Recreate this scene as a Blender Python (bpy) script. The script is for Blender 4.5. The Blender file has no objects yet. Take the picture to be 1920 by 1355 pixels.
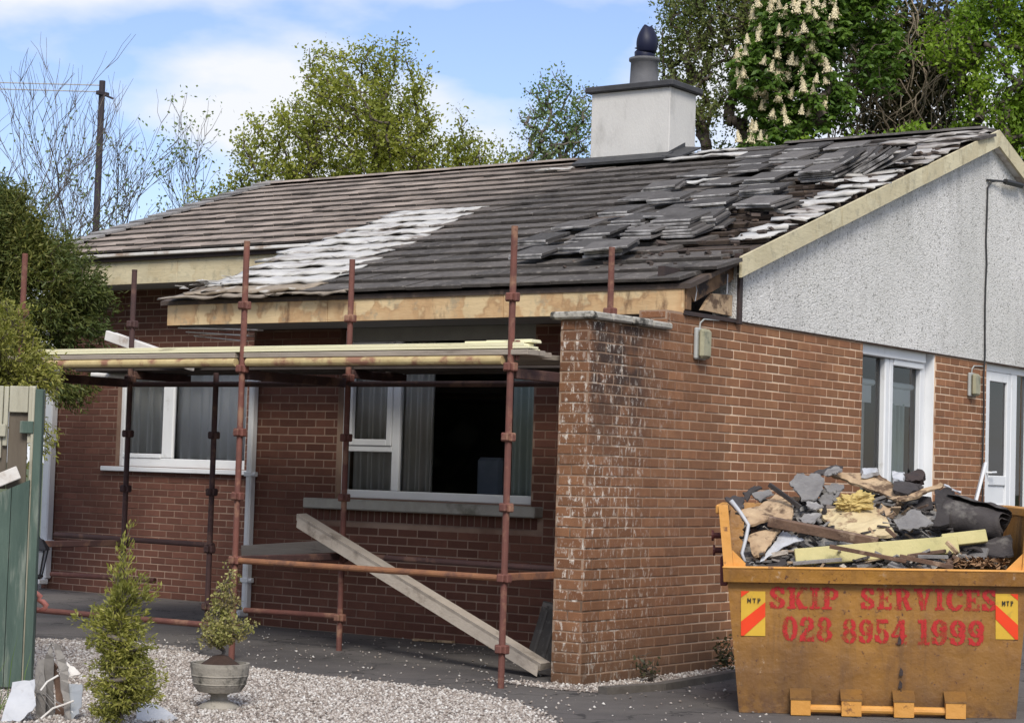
import bpy, math, random
import numpy as np
from mathutils import Vector, Matrix

S = bpy.context.scene
COL = S.collection
R = math.radians

# ------------------------------------------------------------------ camera
CAM = Vector((7.95, -12.209, 1.499))
YAW, PITCH, ROLL = 0.61553, 0.055445, 0.030235
fw = Vector((-math.sin(YAW)*math.cos(PITCH), math.cos(YAW)*math.cos(PITCH), math.sin(PITCH)))
rt = Vector((math.cos(YAW), math.sin(YAW), 0)); up = rt.cross(fw)
r2 = rt*math.cos(ROLL)+up*math.sin(ROLL); u2 = up*math.cos(ROLL)-rt*math.sin(ROLL)
cd = bpy.data.cameras.new('camera'); cam = bpy.data.objects.new('camera', cd); COL.objects.link(cam)
cd.sensor_width = 36; cd.lens = 36*3786/1920; cd.clip_end = 2000; cd.clip_start = 0.1
cam.matrix_world = Matrix(((r2.x, u2.x, -fw.x, CAM.x), (r2.y, u2.y, -fw.y, CAM.y), (r2.z, u2.z, -fw.z, CAM.z), (0, 0, 0, 1)))
S.camera = cam

# ------------------------------------------------------------------ sky, sun, exposure
SUN = Vector((0.62, -0.78, 0.0)).normalized(); EL = R(44)
SUN = Vector((SUN.x*math.cos(EL), SUN.y*math.cos(EL), math.sin(EL)))
W = bpy.data.worlds.new('World'); S.world = W; W.use_nodes = True
nt = W.node_tree; nt.nodes.clear()
def N(tree, typ, **kw):
    n = tree.nodes.new(typ)
    for k, v in kw.items(): setattr(n, k, v)
    return n
sky = N(nt, 'ShaderNodeTexSky', sky_type='NISHITA', sun_disc=False, sun_elevation=EL, sun_rotation=math.atan2(SUN.x, SUN.y), air_density=1.0, dust_density=0.6, ozone_density=2.0)
tc = N(nt, 'ShaderNodeTexCoord')
mp = N(nt, 'ShaderNodeMapping'); mp.inputs['Scale'].default_value = (1, 1, 2.4); mp.inputs['Location'].default_value = (1.209, 7.627, 6.725); mp.inputs['Rotation'].default_value = (0, 0, R(-4.0))
nz = N(nt, 'ShaderNodeTexNoise'); nz.inputs['Scale'].default_value = 4.6; nz.inputs['Detail'].default_value = 7; nz.inputs['Roughness'].default_value = 0.48
rp = N(nt, 'ShaderNodeValToRGB'); rp.color_ramp.elements[0].position = 0.45; rp.color_ramp.elements[1].position = 0.56
mx = N(nt, 'ShaderNodeMixRGB'); mx.inputs[2].default_value = (5.6, 5.75, 6.1, 1)
tint = N(nt, 'ShaderNodeMixRGB', blend_type='MULTIPLY'); tint.inputs[0].default_value = 1; tint.inputs[2].default_value = (0.95, 0.90, 1.02, 1)
bg = N(nt, 'ShaderNodeBackground'); bg.inputs['Strength'].default_value = 0.10
wo = N(nt, 'ShaderNodeOutputWorld')
L = nt.links
L.new(tc.outputs['Generated'], mp.inputs[0]); L.new(mp.outputs[0], nz.inputs['Vector']); L.new(nz.outputs[0], rp.inputs[0])
L.new(sky.outputs[0], tint.inputs[1]); L.new(rp.outputs[0], mx.inputs[0]); L.new(tint.outputs[0], mx.inputs[1]); L.new(mx.outputs[0], bg.inputs[0]); L.new(bg.outputs[0], wo.inputs[0])
sd = bpy.data.lights.new('sun', 'SUN'); sd.energy = 2.1; sd.angle = R(22); sd.color = (1, 0.95, 0.87)
so = bpy.data.objects.new('sun', sd); COL.objects.link(so); so.rotation_euler = SUN.to_track_quat('Z', 'Y').to_euler(); so.location = (0, 0, 30)
S.view_settings.view_transform = 'Standard'; S.view_settings.look = 'None'; S.view_settings.gamma = 1
S.view_settings.exposure = 0.74
S.render.engine = 'CYCLES'
S.cycles.max_bounces = 6; S.cycles.transparent_max_bounces = 12
rnd = random.Random(7); nr = np.random.default_rng(11)

# ------------------------------------------------------------------ mesh helpers
class MB:
    def __init__(s): s.v = []; s.f = []; s.smooth = False
    def add(s, vs, fs):
        o = len(s.v); s.v += [tuple(v) for v in vs]; s.f += [tuple(i+o for i in f) for f in fs]; return s
    def box(s, a, b, M=None):
        x0, y0, z0 = a; x1, y1, z1 = b
        vs = [(x0,y0,z0),(x1,y0,z0),(x1,y1,z0),(x0,y1,z0),(x0,y0,z1),(x1,y0,z1),(x1,y1,z1),(x0,y1,z1)]
        if M is not None: vs = [M @ Vector(v) for v in vs]
        return s.add(vs, [(0,3,2,1),(4,5,6,7),(0,1,5,4),(1,2,6,5),(2,3,7,6),(3,0,4,7)])
    def cbox(s, a, b, c=0.004, M=None):
        "box with chamfered edges"
        lo = [min(p, q) for p, q in zip(a, b)]; hi = [max(p, q) for p, q in zip(a, b)]
        vs = []; idx = {}
        for ax in range(3):
            for sx in (0, 1):
                for sy in (0, 1):
                    for sz in (0, 1):
                        p = [(hi[i]-c if t else lo[i]+c) for i, t in enumerate((sx, sy, sz))]
                        p[ax] = hi[ax] if (sx, sy, sz)[ax] else lo[ax]
                        idx[(ax, sx, sy, sz)] = len(vs); vs.append(p)
        fs = []
        for t in (0, 1):
            f = [idx[(0,t,0,0)], idx[(0,t,1,0)], idx[(0,t,1,1)], idx[(0,t,0,1)]]; fs.append(f if t else f[::-1])
            f = [idx[(1,0,t,0)], idx[(1,0,t,1)], idx[(1,1,t,1)], idx[(1,1,t,0)]]; fs.append(f if t else f[::-1])
            f = [idx[(2,0,0,t)], idx[(2,1,0,t)], idx[(2,1,1,t)], idx[(2,0,1,t)]]; fs.append(f if t else f[::-1])
        for a1, a2 in ((0,1),(0,2),(1,2)):
            o = 3-a1-a2
            for t1 in (0,1):
                for t2 in (0,1):
                    k = []
                    for t3 in (0,1):
                        st = [0,0,0]; st[a1] = t1; st[a2] = t2; st[o] = t3; k.append(tuple(st))
                    fs.append([idx[(a1,)+k[0]], idx[(a1,)+k[1]], idx[(a2,)+k[1]], idx[(a2,)+k[0]]])
        for sx in (0,1):
            for sy in (0,1):
                for sz in (0,1): fs.append([idx[(0,sx,sy,sz)], idx[(1,sx,sy,sz)], idx[(2,sx,sy,sz)]])
        if M is not None: vs = [M @ Vector(v) for v in vs]
        return s.add(vs, fs)
    def tube(s, pts, r, n=8, cap=True):
        pts = [Vector(p) for p in pts]; rs = r if isinstance(r, (list, tuple)) else [r]*len(pts)
        o = len(s.v); prev = None
        for i, p in enumerate(pts):
            d = (pts[min(i+1, len(pts)-1)]-pts[max(i-1, 0)]).normalized()
            if prev is None:
                a = d.orthogonal().normalized()
            else:
                a = (prev - d*prev.dot(d)).normalized()
            prev = a; b = d.cross(a)
            for k in range(n):
                t = 2*math.pi*k/n; s.v.append(tuple(p+(a*math.cos(t)+b*math.sin(t))*rs[i]))
        for i in range(len(pts)-1):
            for k in range(n):
                k2 = (k+1) % n; s.f.append((o+i*n+k, o+i*n+k2, o+(i+1)*n+k2, o+(i+1)*n+k))
        if cap:
            s.f.append(tuple(o+k for k in range(n))[::-1]); e = o+(len(pts)-1)*n; s.f.append(tuple(e+k for k in range(n)))
        return s
    def lathe(s, prof, c=(0,0,0), n=24):
        o = len(s.v)
        for r, z in prof:
            for k in range(n):
                t = 2*math.pi*k/n; s.v.append((c[0]+r*math.cos(t), c[1]+r*math.sin(t), c[2]+z))
        for i in range(len(prof)-1):
            for k in range(n):
                k2 = (k+1) % n; s.f.append((o+i*n+k, o+i*n+k2, o+(i+1)*n+k2, o+(i+1)*n+k))
        s.f.append(tuple(o+k for k in range(n))[::-1]); e = o+(len(prof)-1)*n; s.f.append(tuple(e+k for k in range(n)))
        return s
    def slab(s, poly, th, nrm=None):
        "extrude a (roughly flat) 3D polygon by th along its normal"
        P = [Vector(p) for p in poly]; c = sum(P, Vector())/len(P)
        if nrm is None:
            nrm = Vector()
            for i in range(len(P)): nrm += (P[i]-c).cross(P[(i+1) % len(P)]-c)
        nrm = Vector(nrm).normalized(); n = len(P)
        vs = P+[p-nrm*th for p in P]
        fs = [tuple(range(n)), tuple(range(2*n-1, n-1, -1))]+[(i, n+i, n+(i+1) % n, (i+1) % n) for i in range(n)]
        return s.add(vs, fs)
    def build(s, name, mat, parent=None, loc=None, smooth=False):
        me = bpy.data.meshes.new(name)
        me.from_pydata(s.v, [], s.f); me.update()
        if smooth or s.smooth:
            for p in me.polygons: p.use_smooth = True
        return link(name, me, mat, parent, loc)
def link(name, me, mat, parent=None, loc=None):
    if mat is not None and not me.materials: me.materials.append(mat)
    o = bpy.data.objects.new(name, me); COL.objects.link(o)
    if loc is not None: o.location = loc
    if parent is not None: o.parent = parent
    return o
def npmesh(name, v, f, mat, parent=None, loc=None, n=None):
    "fast mesh: v (N,3), f (M,k) numpy"
    me = bpy.data.meshes.new(name); v = np.ascontiguousarray(v, np.float32); f = np.ascontiguousarray(f, np.int32); k = f.shape[1]
    me.vertices.add(len(v)); me.vertices.foreach_set('co', v.ravel())
    me.loops.add(f.size); me.loops.foreach_set('vertex_index', f.ravel())
    me.polygons.add(len(f)); me.polygons.foreach_set('loop_start', np.arange(0, f.size, k, dtype=np.int32)); me.polygons.foreach_set('loop_total', np.full(len(f), k, np.int32))
    me.update(calc_edges=True); me.validate()
    return link(name, me, mat, parent, loc)
def empty(name, loc=(0,0,0), rz=0):
    o = bpy.data.objects.new(name, None); COL.objects.link(o); o.location = loc; o.rotation_euler = (0,0,rz); o.empty_display_size = 0.2; return o
def tag(o, label=None, cat=None, group=None, kind=None):
    if label: o['label'] = label
    if cat: o['category'] = cat
    if group: o['group'] = group
    if kind: o['kind'] = kind
    return o
def thing(name, label, cat, loc=(0,0,0), rz=0, group=None): return tag(empty(name, loc, rz), label, cat, group)
def ordn(i): return ['first','second','third','fourth','fifth','sixth','seventh','eighth','ninth','tenth','eleventh','twelfth'][i]

# ------------------------------------------------------------------ materials
def newmat(name):
    m = bpy.data.materials.new(name); m.use_nodes = True; t = m.node_tree; b = t.nodes['Principled BSDF']; return m, t, b
def coords(t, world=True):
    if world: return N(t, 'ShaderNodeNewGeometry').outputs['Position']
    return N(t, 'ShaderNodeTexCoord').outputs['Object']
def noise(t, vec, scale, detail=4, rough=0.55, stretch=None):
    if stretch:
        m = N(t, 'ShaderNodeMapping'); m.inputs['Scale'].default_value = stretch; t.links.new(vec, m.inputs[0]); vec = m.outputs[0]
    n = N(t, 'ShaderNodeTexNoise'); n.inputs['Scale'].default_value = scale; n.inputs['Detail'].default_value = detail; n.inputs['Roughness'].default_value = rough
    t.links.new(vec, n.inputs['Vector']); return n.outputs[0]
def ramp(t, fac, stops):
    r = N(t, 'ShaderNodeValToRGB'); el = r.color_ramp.elements
    while len(el) < len(stops): el.new(0.5)
    for e, (p, c) in zip(el, stops):
        e.position = p; e.color = (c, c, c, 1) if isinstance(c, (int, float)) else (*c, 1)
    t.links.new(fac, r.inputs[0]); return r.outputs[0]
def mix(t, fac, a, b, mode='MIX'):
    m = N(t, 'ShaderNodeMixRGB', blend_type=mode)
    for i, x in ((0, fac), (1, a), (2, b)):
        if isinstance(x, (int, float)): m.inputs[i].default_value = x if i == 0 else (x, x, x, 1)
        elif isinstance(x, tuple): m.inputs[i].default_value = (*x, 1)
        else: t.links.new(x, m.inputs[i])
    return m.outputs[0]
def math_(t, op, a, b=0.0):
    m = N(t, 'ShaderNodeMath', operation=op)
    for i, x in ((0, a), (1, b)):
        if isinstance(x, (int, float)): m.inputs[i].default_value = x
        else: t.links.new(x, m.inputs[i])
    return m.outputs[0]
def rand(t):
    "per object / per loose piece random number"
    a = N(t, 'ShaderNodeObjectInfo').outputs['Random']; b = N(t, 'ShaderNodeNewGeometry').outputs['Random Per Island']
    return math_(t, 'FRACT', math_(t, 'ADD', a, b))
def bump(t, b, h, dist, strength=1.0):
    n = N(t, 'ShaderNodeBump'); n.inputs['Distance'].default_value = dist; n.inputs['Strength'].default_value = strength
    t.links.new(h, n.inputs['Height']); t.links.new(n.outputs[0], b.inputs['Normal'])
def pm(name, c1, c2=None, scale=6, rough=0.7, bmp=0.0, bscale=40, metal=0.0, c3=None, s3=2.0, t3=(0.55, 0.7), var=0.0, stretch=None, world=True, spec=0.4):
    m, t, b = newmat(name); v = coords(t, world)
    c2 = c2 or tuple(x*0.8 for x in c1)
    col = mix(t, ramp(t, noise(t, v, scale, 6, 0.6, stretch), [(0.3, 0.0), (0.7, 1.0)]), c1, c2)
    if c3: col = mix(t, ramp(t, noise(t, v, s3, 7, 0.62, stretch), [(t3[0], 0.0), (t3[1], 1.0)]), col, c3)
    if var: col = mix(t, 1.0, col, ramp(t, rand(t), [(0, 1-var), (1, 1+var)]), 'MULTIPLY')
    t.links.new(col, b.inputs['Base Color']); b.inputs['Roughness'].default_value = rough; b.inputs['Metallic'].default_value = metal; b.inputs['Specular IOR Level'].default_value = spec
    if bmp: bump(t, b, noise(t, v, bscale, 5, 0.6, stretch), bmp)
    return m
def sep(t, v):
    s = N(t, 'ShaderNodeSeparateXYZ'); t.links.new(v, s.inputs[0]); return s.outputs
def band(t, x, a, b, c, d):
    "1 between b and c, falling to 0 at a and d"
    return math_(t, 'MULTIPLY', ramp01(t, x, a, b), ramp01(t, x, d, c))
def ramp01(t, x, a, b):
    m = N(t, 'ShaderNodeMapRange'); m.inputs[1].default_value = a; m.inputs[2].default_value = b; m.clamp = True
    t.links.new(x, m.inputs[0]); return m.outputs[0]

def brick_mat(name, base, alt, dark, weathered):
    m, t, b = newmat(name); v = coords(t)
    r = rand(t)
    col = mix(t, ramp(t, r, [(0.0, 0.0), (0.75, 0.55), (1, 1)]), base, alt)
    col = mix(t, 1.0, col, ramp(t, math_(t, 'FRACT', math_(t, 'MULTIPLY', r, 7.31)), [(0, 0.74), (0.5, 1.0), (0.93, 1.12), (1, 1.3)]), 'MULTIPLY')
    col = mix(t, ramp(t, noise(t, v, 9, 5), [(0.42, 0.0), (0.75, 0.6)]), col, dark)
    col = mix(t, ramp(t, noise(t, v, 0.9, 4), [(0.45, 0.0), (0.7, 0.45)]), col, dark)
    col = mix(t, ramp(t, noise(t, v, 160, 3), [(0.35, 0.0), (0.8, 0.35)]), col, tuple(x*1.6 for x in base))
    if weathered:
        x, y, z = sep(t, v)
        # black soot streaks under the coping
        soot = math_(t, 'MULTIPLY', math_(t, 'MULTIPLY', ramp01(t, z, 1.45, 2.2), band(t, y, -0.02, 0.06, 0.65, 1.05)), ramp(t, noise(t, v, 3.2, 6), [(0.33, 0.0), (0.52, 1.0)]))
        col = mix(t, math_(t, 'MULTIPLY', soot, 0.86), col, (0.035, 0.026, 0.024))
        # white lime bloom and lichen spots
        zone = ramp01(t, y, 1.5, 0.1)
        fl = math_(t, 'MULTIPLY', ramp(t, noise(t, v, 24, 8, 0.75, (1, 1, 0.45)), [(0.535, 0.0), (0.60, 0.9)]), zone)
        fl2 = math_(t, 'MULTIPLY', fl, ramp(t, noise(t, v, 2.6, 3), [(0.36, 0.0), (0.54, 1.0)]))
        col = mix(t, fl2, col, (0.66, 0.60, 0.52))
        col = mix(t, math_(t, 'MULTIPLY', ramp01(t, z, 0.5, 0.02), 0.55), col, (0.06, 0.045, 0.03))
    t.links.new(col, b.inputs['Base Color']); b.inputs['Roughness'].default_value = 0.88; b.inputs['Specular IOR Level'].default_value = 0.25
    bump(t, b, noise(t, v, 120, 5, 0.7), 0.004)
    return m
def mortar_mat(name, c1, c2, weathered):
    m, t, b = newmat(name); v = coords(t)
    col = mix(t, ramp(t, noise(t, v, 1.3, 5), [(0.38, 0.0), (0.62, 1.0)]), c1, c2)
    if weathered:
        x, y, z = sep(t, v)
        col = mix(t, math_(t, 'MULTIPLY', ramp01(t, y, 1.6, 0.3), ramp(t, noise(t, v, 2.6, 4), [(0.4, 0.9), (0.55, 0.1)])), col, (0.13, 0.085, 0.06))
        fl = ramp(t, noise(t, v, 8, 6, 0.72, (1, 1, 0.45)), [(0.54, 0.0), (0.64, 0.9)])
        col = mix(t, math_(t, 'MULTIPLY', fl, ramp01(t, y, 1.3, 0.1)), col, (0.66, 0.62, 0.55))
    t.links.new(col, b.inputs['Base Color']); b.inputs['Roughness'].default_value = 0.95; b.inputs['Specular IOR Level'].default_value = 0.1
    bump(t, b, noise(t, v, 90, 4), 0.004)
    return m
def tile_mat(name, left, right, light):
    m, t, b = newmat(name); v = coords(t); x, y, z = sep(t, v)
    fac = ramp01(t, math_(t, 'ADD', x, math_(t, 'MULTIPLY', noise(t, v, 1.2, 4), 1.6)), -4.9, -3.2)
    col = mix(t, fac, left, right)
    col = mix(t, 1.0, col, ramp(t, rand(t), [(0, 0.66), (0.7, 1.1), (1, 1.6)] if name == 'loose_tile' else [(0, 0.72), (1, 1.28)]), 'MULTIPLY')
    col = mix(t, ramp(t, noise(t, v, 14, 6, 0.7), [(0.55, 0.0), (0.72, 0.75)]), col, light)
    col = mix(t, ramp(t, noise(t, v, 4, 6, 0.6), [(0.52, 0.0), (0.7, 0.55)]), col, (0.03, 0.026, 0.024))
    t.links.new(col, b.inputs['Base Color']); b.inputs['Roughness'].default_value = 0.85; b.inputs['Specular IOR Level'].default_value = 0.25
    bump(t, b, noise(t, v, 90, 5, 0.7), 0.004)
    return m
def leaf_mat(name, c1, c2, c3, trans=0.35, rough=0.55, clump=1.4):
    m, t, b = newmat(name); v = coords(t)
    col = mix(t, N(t, 'ShaderNodeNewGeometry').outputs['Random Per Island'], c1, c2)
    col = mix(t, ramp(t, noise(t, v, clump, 4), [(0.4, 0.0), (0.66, 0.8)]), col, c3)
    t.links.new(col, b.inputs['Base Color']); b.inputs['Roughness'].default_value = rough; b.inputs['Specular IOR Level'].default_value = 0.3
    tr = N(t, 'ShaderNodeBsdfTranslucent'); t.links.new(mix(t, 1.0, col, (1.25, 1.35, 0.6), 'MULTIPLY'), tr.inputs[0])
    ms = N(t, 'ShaderNodeMixShader'); ms.inputs[0].default_value = trans
    out = t.nodes['Material Output']; t.links.new(b.outputs[0], ms.inputs[1]); t.links.new(tr.outputs[0], ms.inputs[2]); t.links.new(ms.outputs[0], out.inputs[0])
    return m
def glass_mat(name, tintc=(0.86, 0.9, 0.9)):
    m, t, b = newmat(name); out = t.nodes['Material Output']
    tr = N(t, 'ShaderNodeBsdfTransparent'); tr.inputs[0].default_value = (*tintc, 1)
    gl = N(t, 'ShaderNodeBsdfGlossy'); gl.inputs['Roughness'].default_value = 0.015
    fr = N(t, 'ShaderNodeFresnel'); fr.inputs[0].default_value = 1.5
    bmp = N(t, 'ShaderNodeBump'); bmp.inputs['Distance'].default_value = 0.02; bmp.inputs['Strength'].default_value = 0.15
    t.links.new(noise(t, coords(t), 0.8, 2), bmp.inputs['Height']); t.links.new(bmp.outputs[0], gl.inputs['Normal'])
    ms = N(t, 'ShaderNodeMixShader'); t.links.new(fr.outputs[0], ms.inputs[0]); t.links.new(tr.outputs[0], ms.inputs[1]); t.links.new(gl.outputs[0], ms.inputs[2]); t.links.new(ms.outputs[0], out.inputs[0])
    return m
def pebble_mat():
    m, t, b = newmat('pebbledash'); v = coords(t); x, y, z = sep(t, v)
    vo = N(t, 'ShaderNodeTexVoronoi'); vo.inputs['Scale'].default_value = 62; t.links.new(v, vo.inputs['Vector'])
    vc = N(t, 'ShaderNodeRGBToBW'); t.links.new(vo.outputs['Color'], vc.inputs[0])
    col = ramp(t, vc.outputs[0], [(0.12, (0.30, 0.29, 0.265)), (0.22, (0.63, 0.61, 0.57)), (0.55, (0.74, 0.72, 0.68)), (0.85, (0.83, 0.81, 0.77))])
    col = mix(t, ramp(t, vo.outputs['Distance'], [(0.3, 0.0), (0.9, 0.5)]), col, (0.46, 0.455, 0.44))
    col = mix(t, ramp(t, noise(t, v, 1.1, 6, 0.6, (1, 1, 0.5)), [(0.48, 0.0), (0.75, 0.35)]), col, (0.33, 0.32, 0.30))
    col = mix(t, ramp(t, noise(t, v, 0.45, 5, 0.6), [(0.45, 0.0), (0.65, 0.28)]), col, (0.40, 0.40, 0.35))
    dv = math_(t, 'SUBTRACT', math_(t, 'MULTIPLY', math_(t, 'SUBTRACT', y, 2.02), 0.347), math_(t, 'SUBTRACT', z, 3.12))
    run = math_(t, 'MULTIPLY', ramp01(t, dv, 0.55, 0.0), ramp(t, noise(t, v, 9, 5, 0.6, (1, 1, 0.10)), [(0.45, 0.0), (0.66, 0.5)])); col = mix(t, run, col, (0.27, 0.265, 0.24))
    st = math_(t, 'MULTIPLY', ramp(t, noise(t, v, 7, 5, 0.6, (1, 1, 0.12)), [(0.5, 0.0), (0.66, 0.35)]), ramp(t, noise(t, v, 0.7, 3), [(0.42, 0.0), (0.6, 0.5)]))
    col = mix(t, st, col, (0.22, 0.21, 0.195))
    t.links.new(col, b.inputs['Base Color']); b.inputs['Roughness'].default_value = 0.95; b.inputs['Specular IOR Level'].default_value = 0.15
    bump(t, b, ramp(t, vo.outputs['Distance'], [(0.0, 1.0), (0.7, 0.0)]), 0.0045)
    return m
def fascia_mat(name, fresh, brown, dark, amount):
    m, t, b = newmat(name); v = coords(t)
    col = mix(t, ramp(t, noise(t, v, 2.0, 5, 0.6), [(0.35, 0.0), (0.65, 1.0)]), fresh, tuple(x*0.82 for x in fresh))
    w = noise(t, v, 2.3, 4, 0.55, (1, 1, 0.9))
    edge = math_(t, 'ABSOLUTE', math_(t, 'SUBTRACT', w, 0.5))
    col = mix(t, math_(t, 'MULTIPLY', ramp(t, w, [(0.47, 0.0), (0.50, 0.75), (0.66, 0.25)]), amount), col, brown)
    col = mix(t, math_(t, 'MULTIPLY', math_(t, 'MULTIPLY', ramp(t, edge, [(0.0, 0.32), (0.03, 0.0)]), ramp(t, noise(t, v, 3.3, 3), [(0.42, 0.0), (0.6, 1.0)])), amount), col, dark)
    col = mix(t, math_(t, 'MULTIPLY', ramp(t, noise(t, v, 5, 6, 0.65, (1, 1, 0.3)), [(0.6, 0.0), (0.72, 0.9)]), amount), col, dark)
    col = mix(t, ramp(t, noise(t, v, 11, 4, 0.6), [(0.55, 0.0), (0.72, 0.6)]), col, (0.27, 0.25, 0.18))
    t.links.new(col, b.inputs['Base Color']); b.inputs['Roughness'].default_value = 0.72
    bump(t, b, noise(t, v, 24, 5, 0.65, (0.25, 0.25, 1)), 0.006)
    return m
def rust_mat(name, c1, c2, c3, rough=0.75):
    return pm(name, c1, c2, 9, rough, 0.003, 60, 0.0, c3, 5, (0.52, 0.62), 0.12, world=True)
def skip_mat():
    m, t, b = newmat('skip_paint'); v = coords(t, True); x, y, z = sep(t, v)
    col = mix(t, ramp(t, noise(t, v, 1.6, 6), [(0.35, 0.0), (0.65, 1.0)]), (0.345, 0.162, 0.024), (0.24, 0.108, 0.018))
    col = mix(t, ramp(t, noise(t, v, 3.2, 8, 0.7), [(0.48, 0.0), (0.68, 0.65)]), col, (0.17, 0.075, 0.02))
    col = mix(t, math_(t, 'MULTIPLY', ramp01(t, z, 0.62, 0.12), ramp(t, noise(t, v, 2.2, 6), [(0.3, 0.35), (0.6, 0.9)])), col, (0.13, 0.068, 0.022))
    col = mix(t, ramp(t, noise(t, v, 2.4, 7, 0.7, (1, 1, 0.25)), [(0.6, 0.0), (0.68, 0.3)]), col, (0.50, 0.34, 0.2))
    col = mix(t, ramp(t, noise(t, v, 30, 6, 0.7), [(0.61, 0.0), (0.66, 1.0)]), col, (0.085, 0.032, 0.015))
    # mud and grease streaks, rubbed pale scuffs, rust along the bottom
    col = mix(t, math_(t, 'MULTIPLY', ramp(t, noise(t, v, 9, 6, 0.65, (1, 1, 0.10)), [(0.5, 0.0), (0.68, 0.65)]), ramp(t, noise(t, v, 1.3, 3), [(0.38, 0.1), (0.6, 1.0)])), col, (0.11, 0.055, 0.022))
    col = mix(t, math_(t, 'MULTIPLY', ramp(t, noise(t, v, 16, 8, 0.8, (1, 1, 0.7)), [(0.58, 0.0), (0.66, 0.8)]), ramp(t, noise(t, v, 1.9, 4), [(0.50, 0.0), (0.62, 1.0)])), col, (0.50, 0.40, 0.30))
    col = mix(t, math_(t, 'MULTIPLY', ramp01(t, z, 0.16, 0.0), ramp(t, noise(t, v, 14, 6, 0.7), [(0.42, 0.0), (0.58, 1.0)])), col, (0.07, 0.032, 0.018))
    t.links.new(col, b.inputs['Base Color']); b.inputs['Roughness'].default_value = 0.55
    hsum = math_(t, 'ADD', noise(t, v, 3.2, 5), math_(t, 'MULTIPLY', noise(t, v, 45, 5, 0.7), 0.05)); bump(t, b, hsum, 0.035, 0.8)
    return m
def spray_mat(name, c, keep=(0.62, 0.5)):
    m, t, b = newmat(name); v = coords(t)
    b.inputs['Base Color'].default_value = (*c, 1); b.inputs['Roughness'].default_value = 0.6
    tr = N(t, 'ShaderNodeBsdfTransparent'); ms = N(t, 'ShaderNodeMixShader')
    f = math_(t, 'MAXIMUM', ramp(t, noise(t, v, 9, 6, 0.75), [(keep[1], 0.0), (keep[0], 0.7)]), ramp(t, noise(t, v, 60, 4, 0.7), [(0.6, 0.0), (0.7, 0.6)]))
    t.links.new(f, ms.inputs[0]); t.links.new(b.outputs[0], ms.inputs[1]); t.links.new(tr.outputs[0], ms.inputs[2]); t.links.new(ms.outputs[0], t.nodes['Material Output'].inputs[0])
    return m
def tarmac_mat():
    m, t, b = newmat('tarmac'); v = coords(t)
    col = mix(t, ramp(t, noise(t, v, 1.0, 7, 0.62), [(0.35, 0.0), (0.65, 1.0)]), (0.115, 0.102, 0.096), (0.062, 0.056, 0.053))
    col = mix(t, ramp(t, noise(t, v, 240, 3, 0.7), [(0.45, 0.0), (0.75, 0.6)]), col, (0.17, 0.155, 0.14))
    col = mix(t, ramp(t, noise(t, v, 38, 5, 0.7), [(0.69, 0.0), (0.73, 0.8)]), col, (0.36, 0.34, 0.31))
    col = mix(t, ramp(t, noise(t, v, 0.55, 6, 0.65), [(0.5, 0.0), (0.62, 0.5)]), col, (0.15, 0.135, 0.12))
    vo = N(t, 'ShaderNodeTexVoronoi', feature='DISTANCE_TO_EDGE'); vo.inputs['Scale'].default_value = 0.9
    wv = N(t, 'ShaderNodeVectorMath', operation='ADD'); nzv = N(t, 'ShaderNodeTexNoise'); nzv.inputs['Scale'].default_value = 2.2; nzv.inputs['Detail'].default_value = 6; t.links.new(v, nzv.inputs['Vector']); t.links.new(v, wv.inputs[0]); t.links.new(nzv.outputs['Color'], wv.inputs[1]); t.links.new(wv.outputs[0], vo.inputs['Vector'])
    col = mix(t, ramp(t, vo.outputs['Distance'], [(0.004, 0.85), (0.014, 0.0)]), col, (0.02, 0.018, 0.017))
    t.links.new(col, b.inputs['Base Color']); b.inputs['Roughness'].default_value = 0.9
    bump(t, b, noise(t, v, 180, 4, 0.7), 0.006)
    return m

M = {}
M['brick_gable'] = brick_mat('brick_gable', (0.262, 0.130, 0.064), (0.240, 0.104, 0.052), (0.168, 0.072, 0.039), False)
M['brick_front_shaded'] = brick_mat('brick_front_shaded', (0.145, 0.063, 0.042), (0.118, 0.050, 0.035), (0.088, 0.036, 0.027), False)  # front brick darker than the gable's: eave and deck shade in its colour
M['brick_wing'] = brick_mat('brick_wing', (0.235, 0.115, 0.058), (0.19, 0.086, 0.043), (0.125, 0.056, 0.032), True)
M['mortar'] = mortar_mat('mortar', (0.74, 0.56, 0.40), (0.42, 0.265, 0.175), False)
M['mortar_front_shaded'] = mortar_mat('mortar_front_shaded', (0.34, 0.24, 0.18), (0.16, 0.095, 0.07), False)  # front mortar darkened likewise, shade put into its colour
M['mortar_wing'] = mortar_mat('mortar_wing', (0.46, 0.34, 0.245), (0.27, 0.17, 0.115), True)
M['pebble'] = pebble_mat()
M['tile'] = tile_mat('roof_tile', (0.29, 0.238, 0.200), (0.090, 0.080, 0.072), (0.33, 0.30, 0.265))
M['tile_loose'] = tile_mat('loose_tile', (0.10, 0.092, 0.087), (0.092, 0.085, 0.08), (0.20, 0.19, 0.18))
M['tile_edge'] = pm('tile_edge', (0.55, 0.53, 0.51), (0.05, 0.046, 0.043), 7, 0.85, 0.003)
M['white_felt'] = pm('white_felt', (0.60, 0.59, 0.56), (0.42, 0.40, 0.37), 6, 0.6, 0.008, 9, 0, (0.20, 0.165, 0.135), 4.0, (0.53, 0.66), stretch=(0.5, 1.6, 1.6))
M['grey_felt'] = pm('grey_felt', (0.46, 0.44, 0.41), (0.26, 0.235, 0.21), 9, 0.7, 0.008, 12, 0, (0.11, 0.085, 0.07), 5.0, (0.5, 0.62), stretch=(0.5, 1.6, 1.6))
M['tan_felt'] = pm('tan_felt', (0.34, 0.28, 0.21), (0.21, 0.165, 0.12), 6, 0.8, 0.008, 14, 0, (0.55, 0.52, 0.47), 5.0, (0.56, 0.64))
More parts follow.
